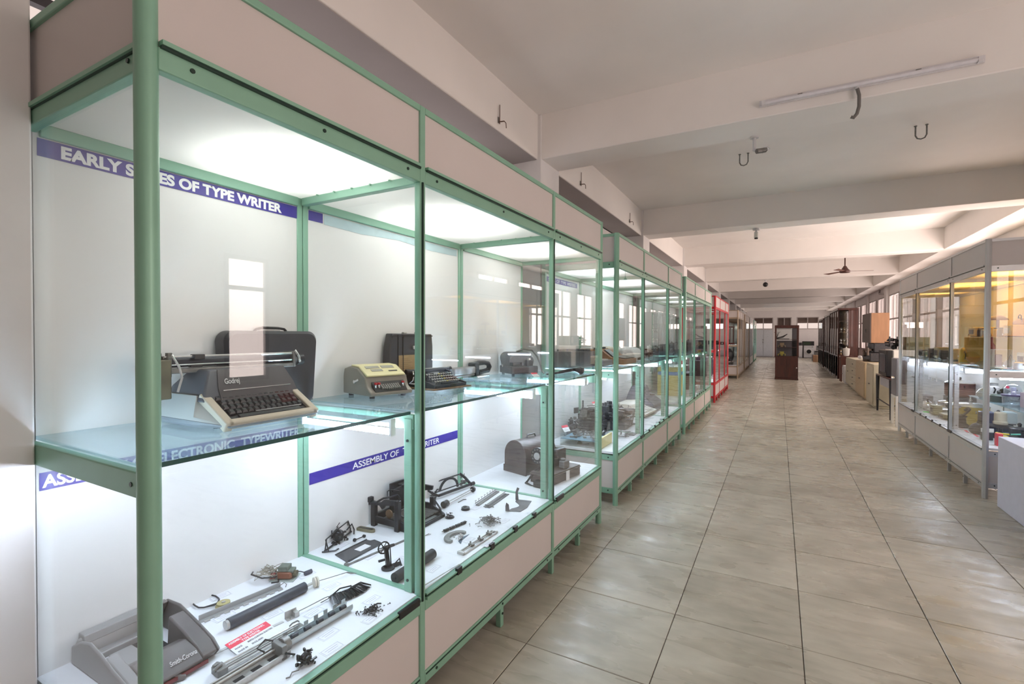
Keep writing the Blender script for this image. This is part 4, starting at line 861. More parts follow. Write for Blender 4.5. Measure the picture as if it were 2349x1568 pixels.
mechanism(MB(), random.Random(6), 14, .018, .03, .014, (.0015, .003)).build('linkage', STEEL, t); MB().prism([(.02, -.03), (.05, -.05), (.03, -.01), (.02, .07), (.01, .02)], 'z', 0, .002).build('blue_blade', mat('blued_steel', (.07, .10, .14), .3, .6), t)
t, L = rail('slider_rail', 'steel double rail with sliding stops close to the front glass', (-1.325, 1.90), (-1.318, 2.21), None, None)
MB().b2(0, L, -.020, -.012, 0, .008).b2(0, L, .012, .018, 0, .010).b2(0, .015, -.02, .018, 0, .014).b2(L-.012, L, -.02, .018, 0, .012).cyl((0, .0, .010), (L, .0, .010), .0025, 6).build('rail', STEEL, t, .001)
for x in (.09, .17, .25): MB().b2(x, x+.014, -.012, .016, .004, .018).cyl((x+.007, .008, .018), (x+.007, .008, .028), .004, 8).build('stop', DSTEEL, t)
t, L = rail('wire_tool', 'thin forked wire tool in the middle of the second bay', (-1.62, 1.93), (-1.60, 2.02), None, None)
MB().tube([(0, 0, .004), (.06, .0, .004), (.09, .006, .004)], .0015, 5).tube([(.06, 0, .004), (.09, -.008, .004)], .0015, 5).build('wire', DSTEEL, t)
# ---------------------------------------------------------------- third bay: old dictating recorder and its hood
BRN = mat('brown_japan', (.085, .065, .06), .4, .1, .2, 30, .1)
t = thing('machine_hood', 'brown domed metal hood standing at the back of the third bay', 'hood', (-1.70, 3.42, ZD), math.radians(-16))
ar = [(-.115, 0), (.115, 0)] + [(.115*math.cos(math.radians(a)), .135+.115*math.sin(math.radians(a))) for a in range(0, 181, 12)]
MB().prism(ar, 'x', -.19, .16, Matrix.Rotation(PI/2, 4, 'Z')).build('hood', BRN, t, .004)
MB().b2(-.12, .12, -.195, -.188, 0, .05).build('lower_band', BRN, t); MB().tube([(0, -.06, .25), (0, -.05, .272), (0, .03, .272), (0, .04, .25)], .006, 6).build('handle', BLACK, t)
t = thing('recording_machine', 'antique recording machine with a round slotted dial on a brown wooden base', 'recorder', (-1.41, 3.28, ZD), math.radians(-10))
MB().b2(-.11, .07, -.20, .19, .0, .075).b2(-.115, .075, -.205, .195, .058, .066).build('base', BRN, t, .004)
MB().b2(-.09, -.01, -.12, .02, .076, .15).b2(-.07, -.02, .02, .14, .076, .20).build('motor_housing', BLKM, t, .012)
Md = Matrix.Translation((-.085, -.135, .178)) @ Matrix.Rotation(PI/2, 4, 'X')
MB().lathe([(.03, -.012), (.06, -.010), (.062, .0), (.06, .012), (.03, .016)], 24, (0, 0, 0), Md).build('dial', BLKM, t)
MB().cyl((-.085, -.151, .178), (-.085, -.158, .178), .026, 20).build('dial_centre', mat('dial_grey', (.35, .34, .33), .4), t)
s_ = MB()
for k in range(12): a = k*PI/6; s_.box((-.085+.045*math.cos(a), -.1475, .178+.045*math.sin(a)), (.012, .004, .012))
s_.build('dial_slot', DSTEEL, t); MB().cyl((-.085, -.13, .178), (-.075, -.02, .15), .02, 10).build('dial_shaft', BLKM, t)
MB().b2(.0, .05, .0, .075, .076, .13).cyl((.02, .03, .13), (.02, .03, .145), .02, 12).build('speaker_head', mat('head_grey', (.14, .14, .14), .4), t, .008)
MB().tube([(-.06, -.12, .10), (-.10, -.17, .07), (-.12, -.22, .01), (-.11, -.26, .005), (-.04, -.28, .005), (.02, -.25, .005), (.03, -.22, .02)], .005, 6).tube([(-.05, -.10, .11), (-.09, -.20, .05), (-.11, -.24, .004), (-.05, -.27, .004)], .004, 6).build('cord', BLACK, t)
MB().b2(-.02, .085, -.29, -.235, .0, .045).build('plug_box', BLKM, t, .004)
MB().prism([(-.022, .0), (.022, 0), (.022, .07), (-.022, .07)], 'x', .080, .082).build('hang_tag', PAPER, t)
# ---------------------------------------------------------------- second green case: shelf and deck contents
WOODB = mat('wood_orange', (.42, .20, .06), .5, 0, .2, 14, .05, stretch=(1, 8, 1)); WOODM = mat('wood_brown', (.30, .15, .07), .5, 0, .2, 14, stretch=(1, 8, 1)); TAUPE = mat('taupe_paint', (.16, .125, .12), .4, 0, .05)
t = thing('console_box', 'large taupe console box with small parts on top, near end of the second case', 'box', (-1.75, 4.60, ZS))
MB().b2(-.16, .15, -.28, .02, .0, .155).b2(-.16, .24, .02, .32, .0, .06).build('cabinet', TAUPE, t, .004)
MB().b2(-.10, .20, .05, .30, .060, .067).build('pale_plate', mat('pale_plate', (.50, .45, .42), .4), t, .002)
rnd = random.Random(30); b = MB()
for k in range(16): b.box((rnd.uniform(-.14, .13), rnd.uniform(-.25, 0), .164), (.03, .03, .018), rnd.uniform(0, 1))
b.build('knobs', mat('knob_grey', (.14, .14, .15), .4), t)['kind'] = 'stuff'
MB().b2(-.1, -.0, -.12, -.04, .155, .172).build('blue_module', mat('module_blue', (.06, .08, .25), .4), t, .003)
t = thing('cable_bundle', 'small black cable and plug bundle on the pale plate of the taupe console', 'cables', (-1.66, 4.78, ZS+.068))
mechanism(MB(), random.Random(31), 16, .05, .08, .05, (.003, .006)).build('cables', BLACK, t)
t = thing('wooden_box', 'orange wooden box with papers and switches on top behind the taupe console', 'box', (-1.80, 5.20, ZS))
MB().b2(-.13, .10, -.24, .16, .0, .16).build('box', WOODB, t, .003); MB().b2(-.10, .06, -.20, .12, .161, .175).build('paper_stack', PAPER, t, .002)
b = MB()
for k in range(8): b.box((.07, -.2+k*.045, .17), (.03, .02, .02), .2)
b.build('switch', BLACK, t)
t = thing('wooden_terminal', 'brown wooden sloping terminal with a dark screen panel on the shelf of the second case', 'terminal', (-1.56, 5.22, ZS))
MB().prism([(-.12, 0), (.14, 0), (.14, .055), (.0, .075), (-.10, .15), (-.12, .15)], 'y', -.20, .30).build('body', WOODM, t, .003)
MB().prism([(-.095, .151), (-.005, .082), (.002, .086), (-.09, .158)], 'y', -.14, .02).prism([(.005, .078), (.13, .06), (.13, .067), (.005, .087)], 'y', -.12, .24).build('dark_panel', mat('screen_dark', (.02, .022, .035), .25), t)
CRW = mat('cream_white', (.72, .69, .58), .4, 0, .03); OFFW = mat('off_white', (.70, .70, .66), .4, 0, .03)
t = thing('cream_unit', 'small cream unit behind the wooden terminal', 'appliance', (-1.83, 5.62, ZS))
MB().b2(-.12, .10, -.15, .12, 0, .17).b2(-.08, .06, -.10, .08, .17, .18).build('body', CRW, t, .006); MB().b2(.101, .103, -.10, .08, .06, .12).build('panel', DSTEEL, t)
t = thing('white_machine', 'white rounded machine on the shelf in the middle bay of the second case', 'appliance', (-1.64, 5.95, ZS))
loft(MB(), [rect(-.18, .16, -.22, .22, .0), rect(-.19, .17, -.23, .23, .06), rect(-.16, .10, -.20, .20, .145), rect(-.12, .04, -.16, .16, .17)]).build('body', mat('white_shell', (.75, .76, .75), .3), t, .012)
MB().b2(.13, .19, -.15, .15, .02, .05).build('dark_tray', BLACK, t, .004); MB().tube([(.05, -.2, .10), (.12, -.22, .06), (.18, -.16, .05)], .006, 6).build('cable', mat('white_lead', (.7, .7, .7), .4), t)
for k, (x, y, w_, m_, lb) in enumerate(((-1.70, 6.75, .14, DSTEEL, 'grey metal instrument on the far end of the second case shelf'), (-1.72, 7.15, .11, OLIVE, 'olive metal instrument on the far end of the second case shelf'))):
    t = thing('instrument', lb, 'instrument', (x, y, ZS)); MB().b2(-.1, .1, -w_, w_, 0, .10).b2(-.08, .06, -w_*.8, w_*.8, .10, .12).build('body', m_, t, .004)
    for q in range(3): MB().cyl((.10, -w_*.6+q*w_*.5, .05), (.115, -w_*.6+q*w_*.5, .05), .016, 12).build('dial', BLACK, t)
# deck
t = thing('glass_tray', 'clear glass-sided tray full of small parts, nearest on the second case deck', 'tray', (-1.63, 4.44, ZD), 0)
w_ = MB(); 
for (a, b_, c_, d_) in ((-.20, .20, -.15, -.146), (-.20, .20, .146, .15), (-.20, -.196, -.15, .15)): w_.b2(a, b_, c_, d_, .0, .11)
w_.build('glass_side', GLS, t, smooth=0); MB().b2(-.195, .18, -.145, .145, .06, .066).build('inner_board', mat('tray_blue', (.25, .42, .55), .4), t); MB().b2(-.2, .2, -.15, .15, 0, .006).build('floor', OFFW, t)
MB().b2(.185, .205, -.16, .20, .0, .10).b2(.205, .215, -.16, -.14, 0, .10).build('yellow_front', mat('tray_yellow', (.70, .62, .30), .45), t, .004)
mechanism(MB(), random.Random(41), 30, .15, .11, .05, (.004, .009), .067).build('parts', DSTEEL, t)['kind'] = 'stuff'
mechanism(MB(), random.Random(42), 10, .12, .10, .04, (.004, .009), .007).build('parts', OLIVE, t)['kind'] = 'stuff'
MD = mat('machine_dark', (.045, .045, .05), .4, .3, .3, 30); MG = mat('machine_grey', (.11, .11, .115), .4, .3, .3, 30)
for (nm, lb, x, y, sx, sy_, sz, m_, sd) in (('dismantled_machine', 'tall heap of dark dismantled machine parts behind the glass tray', -1.76, 5.06, .15, .17, .29, MD, 51), ('dismantled_machine', 'grey cluttered dismantled machine in the middle of the second case deck', -1.62, 5.48, .17, .22, .21, MG, 52), ('drive_unit', 'dark box-like drive with a bent wire behind the glass tray', -1.86, 4.72, .07, .09, .17, MD, 53)):
    t = thing(nm, lb, 'machine', (x, y, ZD)); MB().b2(-sx*.8, sx*.8, -sy_*.8, sy_*.8, 0, sz*.45).b2(-sx*.5, sx*.4, -sy_*.5, sy_*.6, sz*.45, sz*.75).build('chassis', m_, t, .008)
    mechanism(MB(), random.Random(sd), 46, sx, sy_, sz, (.004, .014)).build('parts', m_, t)['kind'] = 'stuff'
    mechanism(MB(), random.Random(sd+9), 14, sx*.9, sy_*.9, sz*1.05, (.003, .008)).build('bright_parts', DSTEEL, t)['kind'] = 'stuff'
t = thing('circuit_parts', 'few small grey parts on the deck in front of the dismantled machines', 'parts', (-1.42, 5.0, ZD))
mechanism(MB(), random.Random(55), 22, .07, .14, .03, (.002, .006)).build('parts', DSTEEL, t)['kind'] = 'stuff'; MB().b2(-.0, .1, .06, .20, 0, .006).build('plate', MG, t)
card('red and white card leaning on the glass tray', (-1.80, 4.36, ZD+.12), -.3, .09, .07, .9); card('red and white card leaning on the yellow tray front', (-1.47, 4.60, ZD), -.2, .09, .07, .9); card('red and white card on top of the dark heap', (-1.80, 5.22, ZD+.25), -.2, .09, .07, .9)
t = thing('electronic_typewriter', 'cream electronic typewriter on the deck of the second case', 'typewriter', (-1.66, 6.46, ZD), -.05)
MB().prism([(-.22, .02), (.20, .02), (.21, .05), (.05, .095), (.01, .15), (-.06, .165), (-.22, .15)], 'y', -.26, .26).build('body', CRW, t, .008)
MB().prism([(.07, .092), (.19, .058), (.19, .062), (.07, .097)], 'y', -.20, .18).build('key_bed', mat('key_bed', (.55, .55, .50), .4), t)
ekm = MB().b2(-.009, .009, -.012, .012, 0, .009).mesh('key', OFFW, 0)
for r_ in range(4):
    for c_ in range(12): inst('key', ekm, t, (.085+r_*.027, -.18+c_*.030, .0935-r_*.0077), (0, .28, 0))
MB().b2(-.2, .18, -.24, .24, 0, .02).build('base', BLACK, t); MB().tube([(.0, -.27, .0), (.0, -.275, .05), (.06, -.275, .06), (.09, -.272, .03), (.08, -.27, 0)], .004, 5).build('wire_stand', DSTEEL, t)
t = thing('teleprinter', 'large dark slate teleprinter on the far half of the second case deck', 'machine', (-1.70, 7.06, ZD), 0)
loft(MB(), [rect(-.18, .22, -.28, .26, 0), rect(-.20, .22, -.30, .28, .08), rect(-.18, .05, -.22, .22, .22), rect(-.14, .0, -.18, .18, .33)]).build('body', mat('slate_blue', (.07, .08, .11), .4, 0, .2), t, .015)
mechanism(MB(), random.Random(61), 22, .12, .2, .12, (.004, .012), .15).build('fittings', MD, t)['kind'] = 'stuff'
# third green case
t = thing('yellow_cabinet', 'tall yellow machine cabinet with a blue band in the third green case', 'machine', (-1.63, 9.28, ZD))
MB().b2(-.24, .14, -.55, .0, .0, .50).build('body', mat('machine_yellow', (.70, .55, .16), .4, 0, .04), t, .008); MB().b2(-.23, .142, -.552, .0, .36, .42).build('band', mat('band_blue', (.12, .25, .50), .4), t)
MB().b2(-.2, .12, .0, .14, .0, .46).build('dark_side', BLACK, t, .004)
MB().b2(-.26, .18, -.58, .18, .501, .515).build('lid', CRW, t, .003)
t = thing('dark_cabinet', 'dark machine with a red strip at the far end of the third green case deck', 'machine', (-1.65, 10.25, ZD))
MB().b2(-.2, .16, -.35, .4, .0, .32).build('body', MD, t, .01); MB().b2(.161, .163, -.38, .38, .06, .09).build('red_strip', mat('dull_red', (.16, .03, .03)), t)
t = thing('paper_box', 'small white box in front of the dark machine in the third case', 'box', (-1.40, 9.78, ZD)); MB().b2(-.06, .06, -.12, .12, 0, .10).build('box', PAPER, t, .002); MB().b2(.0605, .0615, -.08, .08, .03, .05).build('print', LETK, t)
for k, (y, w_, h_, m_) in enumerate(((8.25, .22, .10, MD), (8.85, .2, .16, MG), (9.55, .26, .12, MD), (10.25, .2, .18, MG))):
    t = thing('instrument', ('dark low', 'grey taller', 'wide dark', 'far grey')[k] + ' instrument on the shelf of the third green case, ' + ('nearest', 'second', 'third', 'farthest')[k] + ' of four', 'instrument', (-1.68, y, ZS))
    MB().b2(-.14, .12, -w_, w_, 0, h_).build('body', m_, t, .008); mechanism(MB(), random.Random(70+k), 12, .1, w_*.8, .05, (.004, .012), h_).build('fittings', DSTEEL, t)['kind'] = 'stuff'
# red case contents
for k, (y, w_, h_, m_) in enumerate(((12.5, .2, .45, MD), (13.4, .35, .5, mat('navy_enamel', (.03, .035, .08), .3)), (14.5, .2, .42, MG))):
    t = thing('tall_appliance', ('black', 'navy', 'grey')[k] + ' tall appliance on the deck of the red case, ' + ('nearest', 'middle', 'farthest')[k] + ' of three', 'appliance', (-1.66, y, ZD))
    MB().b2(-.18, .14, -w_, w_, 0, h_).build('body', m_, t, .012); MB().cyl((.14, -w_*.3, h_*.6), (.15, -w_*.3, h_*.6), .06, 16).build('dial', CHROME, t)
for k, (y, h_) in enumerate(((12.6, .2), (14.3, .18))):
    t = thing('box_speaker', ('nearer', 'farther')[k] + ' black box on the shelf of the red case', 'box', (-1.6, y, ZS)); MB().b2(-.1, .1, -.14, .14, 0, h_).build('body', BLACK, t, .006); MB().cyl((.1, 0, h_*.5), (.104, 0, h_*.5), .06, 16).build('cone', MD, t)
# first tan case: motor-like black round machine
t = thing('round_machine', 'round black and chrome machine behind the near end glass of the first tan case', 'machine', (-1.65, 19.4, ZD))
MB().ball((0, 0, .32), .26, 16, (.9, .9, 1.15)).b2(-.2, .2, -.2, .2, 0, .08).build('body', BLACK, t); MB().ball((.03, -.22, .25), .06, 10).cyl((.05, -.20, .1), (.14, -.2, .12), .02, 8).build('chrome', CHROME, t)
t = thing('wooden_frame_machine', 'brown framed machine on the shelf at the near end of the first tan case', 'machine', (-1.66, 19.4, ZS))
b = MB()
for k in range(5): b.b2(-.24+k*.11, -.21+k*.11, -.1, .0, 0, .62)
b.b2(-.26, .26, -.12, .02, .60, .66).b2(-.26, .26, -.12, .02, 0, .05).build('frame', mat('frame_maroon', (.12, .05, .045), .5), t); MB().ball((0, -.05, .12), .1, 10).build('drum', BLACK, t)
t = thing('dark_plate', 'small black board standing on the front of the first tan case shelf', 'board', (-1.33, 19.8, ZS)); MB().b2(-.01, .01, -.35, .45, 0, .22).build('board', BLACK, t, .004)

# ---------------------------------------------------------------- silver case on the right: appliances
ALU = mat('aluminium', (.60, .61, .62), .22, .45, .06, 20); YELP = mat('pot_yellow', (.55, .38, .05), .35, 0, .08); BRONZ = mat('dark_bronze', (.05, .04, .04), .35, .5, .3); CLEAR = glass('clear_jar', (.90, .93, .95), 1.6, .10, (.8, .85, .9))
def pot(label, loc, r, h, m, lid=ALU, knob=BLACK, cat='pot', name='cooking_pot', handle=True):
    t = thing(name, label, cat, loc); MB().lathe([(r*.92, 0), (r, h*.1), (r, h*.95), (r*1.04, h)], 24).build('body', m, t)
    MB().lathe([(r*1.04, h), (r*.9, h+r*.12), (r*.4, h+r*.22), (.001, h+r*.24)], 24).build('lid', lid, t); MB().cyl((0, 0, h+r*.23), (0, 0, h+r*.23+.02), .014, 10).ball((0, 0, h+r*.23+.025), .018, 8).build('lid_knob', knob, t)
    if handle: MB().tube([(0, -r, h*.8), (0, -r-.03, h*.82), (0, -r-.03, h*.7), (0, -r, h*.68)], .006, 6).tube([(0, r, h*.8), (0, r+.03, h*.82), (0, r+.03, h*.7), (0, r, h*.68)], .006, 6).build('handle', knob, t)
    return t
def kettle(label, loc, r, m, rz=0):
    t = thing('kettle', label, 'kettle', loc, rz); MB().lathe([(r*.85, 0), (r, r*.2), (r*.95, r*.6), (r*.6, r*1.05), (r*.35, r*1.15), (.001, r*1.2)], 20).build('body', m, t)
    MB().tube([(0, -r*.7, r*.8), (0, -r*.6, r*1.7), (0, 0, r*1.95), (0, r*.6, r*1.7), (0, r*.7, r*.8)], r*.08, 8).build('handle', BLACK, t)
    MB().tube([(0, -r*.8, r*.5), (0, -r*1.25, r*.9), (0, -r*1.4, r*1.2)], [r*.2, r*.13, r*.09], 10).build('spout', m, t); MB().ball((0, 0, r*1.25), r*.1, 8).build('lid_knob', BLACK, t); return t
def boxy(name, label, cat, loc, d, m, m2=BLACK, rz=0, bev=.012, face=-1):
    t = thing(name, label, cat, loc, rz); MB().b2(-d[0]/2, d[0]/2, -d[1]/2, d[1]/2, .008, d[2]).build('body', m, t, bev)
    MB().b2(-d[0]/2-.003, -d[0]/2+.002, -d[1]*.35, d[1]*.35, d[2]*.3, d[2]*.75).build('front_panel', m2, t, .002)
    MB().b2(-d[0]*.4, d[0]*.4, -d[1]*.4, d[1]*.4, 0, .01).build('foot', BLACK, t); MB().cyl((-d[0]/2-.004, d[1]*.25, d[2]*.2), (-d[0]/2-.016, d[1]*.25, d[2]*.2), .012, 10).build('dial', CHROME, t); return t
def iron(label, loc, rz, m=CHROME):
    t = thing('flat_iron', label, 'iron', loc, rz); pl_ = [(-.10, -.05), (.03, -.055), (.12, 0), (.03, .055), (-.10, .05)]
    MB().prism(pl_, 'z', 0, .012).build('sole', CHROME, t); loft(MB(), [[(x, y, .012) for x, y in pl_], [(x*.85-.01, y*.7, .05) for x, y in pl_]]).build('body', m, t, .004)
    MB().tube([(-.07, 0, .05), (-.075, 0, .10), (-.02, 0, .115), (.05, 0, .10), (.055, 0, .05)], .012, 8).build('handle', BLACK, t); return t
pot('large yellow cooking pot with an aluminium lid on the deck of the silver case', (2.02, 7.72, ZD), .17, .22, YELP, ALU, CHROME)
t = thing('ornate_stove', 'dark bronze ornate twisted figure-like device in front of the yellow pot', 'ornament', (1.86, 7.42, ZD), .3)
MB().lathe([(.08, 0), (.085, .02), (.05, .05), (.045, .11), (.06, .13), (.03, .15), (.001, .15)], 16).tube([(0, -.02, .13), (-.0, -.10, .19), (.02, -.11, .225), (.03, -.07, .235), (.02, -.03, .20)], .013, 8).tube([(0, .02, .13), (.0, .12, .09), (.0, .18, .03), (0, .15, 0)], .022, 8).tube([(0, .05, .12), (.0, .09, .2), (0, .02, .235)], .015, 8).build('body', BRONZ, t)
MB().ball((-.06, -.01, .07), .018, 8).ball((-.05, .08, .05), .014, 8).build('bright_boss', CHROME, t)
pot('black saucepan behind the bronze device', (2.16, 7.36, ZD), .12, .16, BLACK, BLACK)
t = thing('glass_shelf_riser', 'low glass and chrome riser shelf inside the near bay of the silver case', 'riser', (2.22, 7.0, ZD)); MB().b2(-.18, .16, -.7, .9, .325, .333).build('glass_top', SHG, t, smooth=0)
b = MB()
for x in (-.16, .14):
    for y in (-.68, .88): b.cyl((x, y, 0), (x, y, .325), .008, 8)
b.build('chrome_leg', CHROME, t)
ZR = ZD+.334
kettle('dark chrome kettle with a black hoop handle on the glass riser', (2.2, 7.78, ZR), .085, CHROME)
t = thing('blender', 'grey and white blender on the glass riser beside the kettle', 'blender', (2.14, 7.48, ZR)); MB().lathe([(.06, 0), (.065, .03), (.04, .06), (.05, .065), (.065, .14), (.05, .16)], 16).build('body', mat('blender_grey', (.42, .40, .38), .3), t); MB().lathe([(.05, .16), (.052, .185), (.001, .19)], 16).build('lid', DSTEEL, t); MB().tube([(0, -.06, .14), (0, -.1, .12), (0, -.06, .08)], .008, 6).build('handle', BLACK, t)
pot('dark green lidded crock on the glass riser behind the corner post', (2.12, 7.22, ZR), .07, .07, mat('crock_green', (.05, .07, .06), .35), mat('crock_green', (.05, .07, .06)))
t = thing('food_processor', 'clear food processor with a domed cover and a frosted bowl on the glass riser', 'food processor', (2.14, 6.92, ZR)); MB().lathe([(.075, 0), (.08, .01), (.082, .09), (.08, .10)], 20).build('bowl', CLEAR, t); MB().lathe([(.09, .10), (.09, .115), (.06, .12)], 20).build('rim', mat('violet_plastic', (.06, .04, .12), .3), t)
MB().lathe([(.07, .115), (.068, .17), (.045, .215), (.001, .225)], 20).build('dome', CLEAR, t); MB().cyl((0, -.02, .12), (0, -.02, .19), .022, 10).build('core', mat('core_lilac', (.45, .40, .55), .3), t); MB().cyl((-.05, -.04, .19), (-.057, -.045, .195), .014, 10).build('red_cap', mat('cap_red', (.7, .05, .12), .3), t)
t = thing('appliance_carton', 'red and pale blue printed carton on the glass riser at the right edge', 'carton', (2.30, 6.70, ZR)); MB().b2(-.13, .15, -.05, .14, .0, .15).build('carton', mat('carton_pink', (.62, .45, .50), .5), t); MB().b2(-.10, .13, -.0515, -.05, .04, .13).build('picture', mat('picture_blue', (.38, .48, .60), .5), t); MB().b2(-.13, .15, -.053, -.05, .0, .03).build('red_band', mat('band_red', (.65, .09, .09), .5), t); MB().b2(.0, .05, -.053, -.0515, .11, .122).build('logo_patch', mat('band_red', (.6, .1, .1)), t)
t = thing('cream_mixer', 'cream cylindrical mixer motor on a dark base seen through the near end glass', 'mixer', (2.02, 6.82, ZD)); MB().lathe([(.05, .14), (.058, .15), (.058, .17), (.05, .18), (.05, .26), (.04, .27), (.001, .272)], 20).build('motor', mat('mixer_cream', (.55, .47, .34), .35), t); MB().cyl((0, 0, .04), (0, 0, .14), .02, 10).lathe([(.07, 0), (.07, .04), (.03, .05), (.001, .05)], 16).build('stand', BLACK, t)
MB().lathe([(.10, .115), (.11, .13), (.02, .14)], 20, (.0, .02, 0)).build('dark_pan', BLACK, t)
boxy('toaster', 'white and navy rounded toaster behind the cream mixer', 'toaster', (2.13, 6.98, ZD+.13), (.10, .14, .13), OFFW, mat('navy_plastic', (.02, .03, .09), .3))
boxy('coffee_maker', 'navy coffee maker behind the corner post of the silver case', 'coffee maker', (1.98, 7.05, ZD), (.12, .14, .24), mat('navy_plastic', (.02, .03, .09)), BLACK)
pot('black deep pan on the deck left of the mincer', (2.12, 6.68, ZD), .075, .13, BLACK, BLACK)
t = thing('meat_mincer', 'cast cream mincer with a curved funnel near the end glass', 'mincer', (2.22, 6.62, ZD)); MB().tube([(0, 0, 0), (0, 0, .13), (.02, .04, .19), (.06, .08, .20)], [.035, .03, .04, .045], 12).b2(-.05, .05, -.04, .04, 0, .02).build('casting', mat('khaki_enamel', (.42, .38, .22), .4), t)
t = thing('grey_grinder', 'rounded grey grinder at the right edge inside the silver case', 'grinder', (2.35, 6.62, ZD)); MB().ball((0, 0, .16), .05, 12).ball((-.02, 0, .09), .075, 12, (1.1, 1, .8)).b2(-.08, .06, -.06, .06, 0, .02).build('body', mat('grinder_grey', (.30, .33, .37), .3), t)
t = thing('red_carton', 'small bright red and yellow carton standing behind the white plinth', 'carton', (1.86, 6.34, ZD)); MB().b2(-.015, .03, -.03, .03, 0, .12).build('carton', mat('carton_red', (.72, .03, .05), .4), t, .003); MB().b2(.03, .07, -.03, .03, 0, .10).build('yellow_half', mat('carton_yellow', (.75, .62, .10), .4), t, .003)
t = thing('white_sockets', 'pair of white tiles on a small black stand near the end glass', 'tiles', (1.86, 6.62, ZD+.0)); MB().b2(-.045, .055, .0, .01, .08, .12).build('white_tiles', OFFW, t, .003); MB().b2(-.04, .05, .0, .05, 0, .08).build('stand', MD, t, .003)
t = thing('yellow_whisk', 'yellow and green handled gadget lying near the end glass', 'gadget', (1.97, 6.5, ZD+.08)); MB().tube([(-.08, 0, .02), (-.02, 0, .012), (.02, 0, .012)], .008, 8).build('yellow_handle', mat('gadget_yellow', (.8, .65, .05), .3), t); MB().tube([(.03, 0, .012), (.10, 0, .02)], .008, 8).build('green_handle', mat('gadget_green', (.15, .55, .42), .3), t); MB().b2(-.06, .08, -.02, .02, -.08, .0).build('support_block', MD, t)
iron('chrome flat iron at the right edge behind the plinth', (2.12, 6.38, ZD), 2.6); iron('dark maroon flat iron behind the chrome one', (2.20, 6.52, ZD), 2.2, mat('iron_maroon', (.15, .02, .04), .3))
rc = [(1.80, 7.15, 'red and white price card in front of the bronze device'), (1.81, 6.88, 'red and white price card nearest the corner post'), (1.82, 7.42, 'red and white price card left of the bronze device'), (1.90, 6.30, 'red and white price card just inside the end glass')]
for (x, y, lb) in rc: card(lb, (x, y, ZD), PI-.1, .20, .10, 0, .25)
# pile of chrome pots on the deck, middle bay
for k, (x, y, z, r, h_, m_) in enumerate(((2.0, 8.55, 0, .12, .07, ALU), (2.18, 8.75, 0, .13, .09, ALU), (2.02, 8.95, 0, .11, .07, CHROME), (2.05, 8.72, .10, .11, .05, CHROME))):
    pot(('shallow aluminium pan nearest in the middle bay of the silver case', 'aluminium pan behind the shallow one in the middle bay', 'bright chrome pan left of the aluminium pans', 'chrome dish stacked on the aluminium pans')[k], (x, y, ZD+z), r, h_, m_, m_, BLACK)
pot('wide brown and steel crock at the back of the middle bay', (2.28, 9.15, ZD+.20), .17, .19, mat('crock_brown', (.16, .07, .06), .3, .2, .3), ALU, BLACK)
boxy('stand_block', 'grey block carrying the wide crock at the back', 'block', (2.28, 9.15, ZD), (.30, .30, .198), MG)
boxy('kitchen_scale', 'khaki kitchen machine at the front of the middle bay', 'appliance', (1.86, 8.42, ZD), (.10, .15, .13), mat('khaki_enamel', (.42, .38, .22)), BLACK); boxy('sandwich_maker', 'long low khaki and black sandwich maker', 'appliance', (1.90, 8.12, ZD), (.12, .24, .06), mat('khaki_enamel', (.42, .38, .22)), BLACK)
t = thing('green_tag', 'bright green tag on the deck near the front glass of the silver case', 'tag', (1.80, 8.62, ZD)); MB().b2(-.03, .03, -.04, .04, 0, .012).build('tag', mat('bright_green', (.10, .80, .12), .4), t); MB().b2(-.032, .0, -.07, -.045, 0, .004).build('string_end', PAPER, t)
boxy('grey_meter_box', 'plain grey metal box at the far end of the silver case deck', 'box', (1.93, 9.42, ZD), (.18, .26, .17), mat('meter_grey', (.22, .20, .19), .4), MD)
t = thing('pinned_fan', 'small grey wall bracket device at the far end of the silver case', 'device', (1.90, 9.72, ZD)); MB().cyl((0, 0, 0), (0, 0, .40), .008, 8).cyl((0, 0, 0), (0, 0, .01), .05, 14).build('stand', DSTEEL, t); MB().ball((0, 0, .42), .045, 10, (1.3, 1, .5)).build('head', STEEL, t)
# upper shelf of the silver case with a stepped yellow riser
YSH = mat('yellow_riser', (.80, .52, .12), .4, 0, .03)
t = thing('stepped_riser', 'yellow stepped riser board along the back of the silver case shelf', 'riser', (2.24, 7.25, ZS)); MB().b2(-.14, .16, -.95, 1.05, .295, .305).build('board', YSH, t); MB().b2(.12, .16, -.95, 1.05, .0, .295).b2(-.14, .12, -.95, -.93, 0, .295).b2(-.14, .12, 1.03, 1.05, 0, .295).build('support', YSH, t)
ZU = ZS+.306
t = thing('mushroom_lamp', 'mauve mushroom-shaped lamp on the yellow riser', 'lamp', (2.22, 7.62, ZU)); MB().cyl((0, 0, 0), (0, 0, .20), .014, 10).cyl((0, 0, 0), (0, 0, .015), .05, 14).build('stem', mat('lamp_mauve', (.35, .27, .30), .4), t); MB().lathe([(.09, .195), (.085, .21), (.05, .24), (.001, .25)], 20).build('shade', mat('lamp_mauve', (.35, .27, .30)), t)
kettle('pale pink kettle raised on a pale block on the yellow riser', (2.24, 7.10, ZU+.13), .055, mat('kettle_pink', (.6, .45, .42), .3)); boxy('pale_block', 'cream block under the pink kettle', 'block', (2.24, 7.10, ZU), (.2, .22, .129), mat('yellow_cream', (.75, .60, .33), .4), CRW)
boxy('cream_oven', 'yellow-cream oven at the left end of the yellow riser', 'oven', (2.22, 8.12, ZU), (.2, .24, .12), mat('yellow_cream', (.75, .60, .33)), DSTEEL)
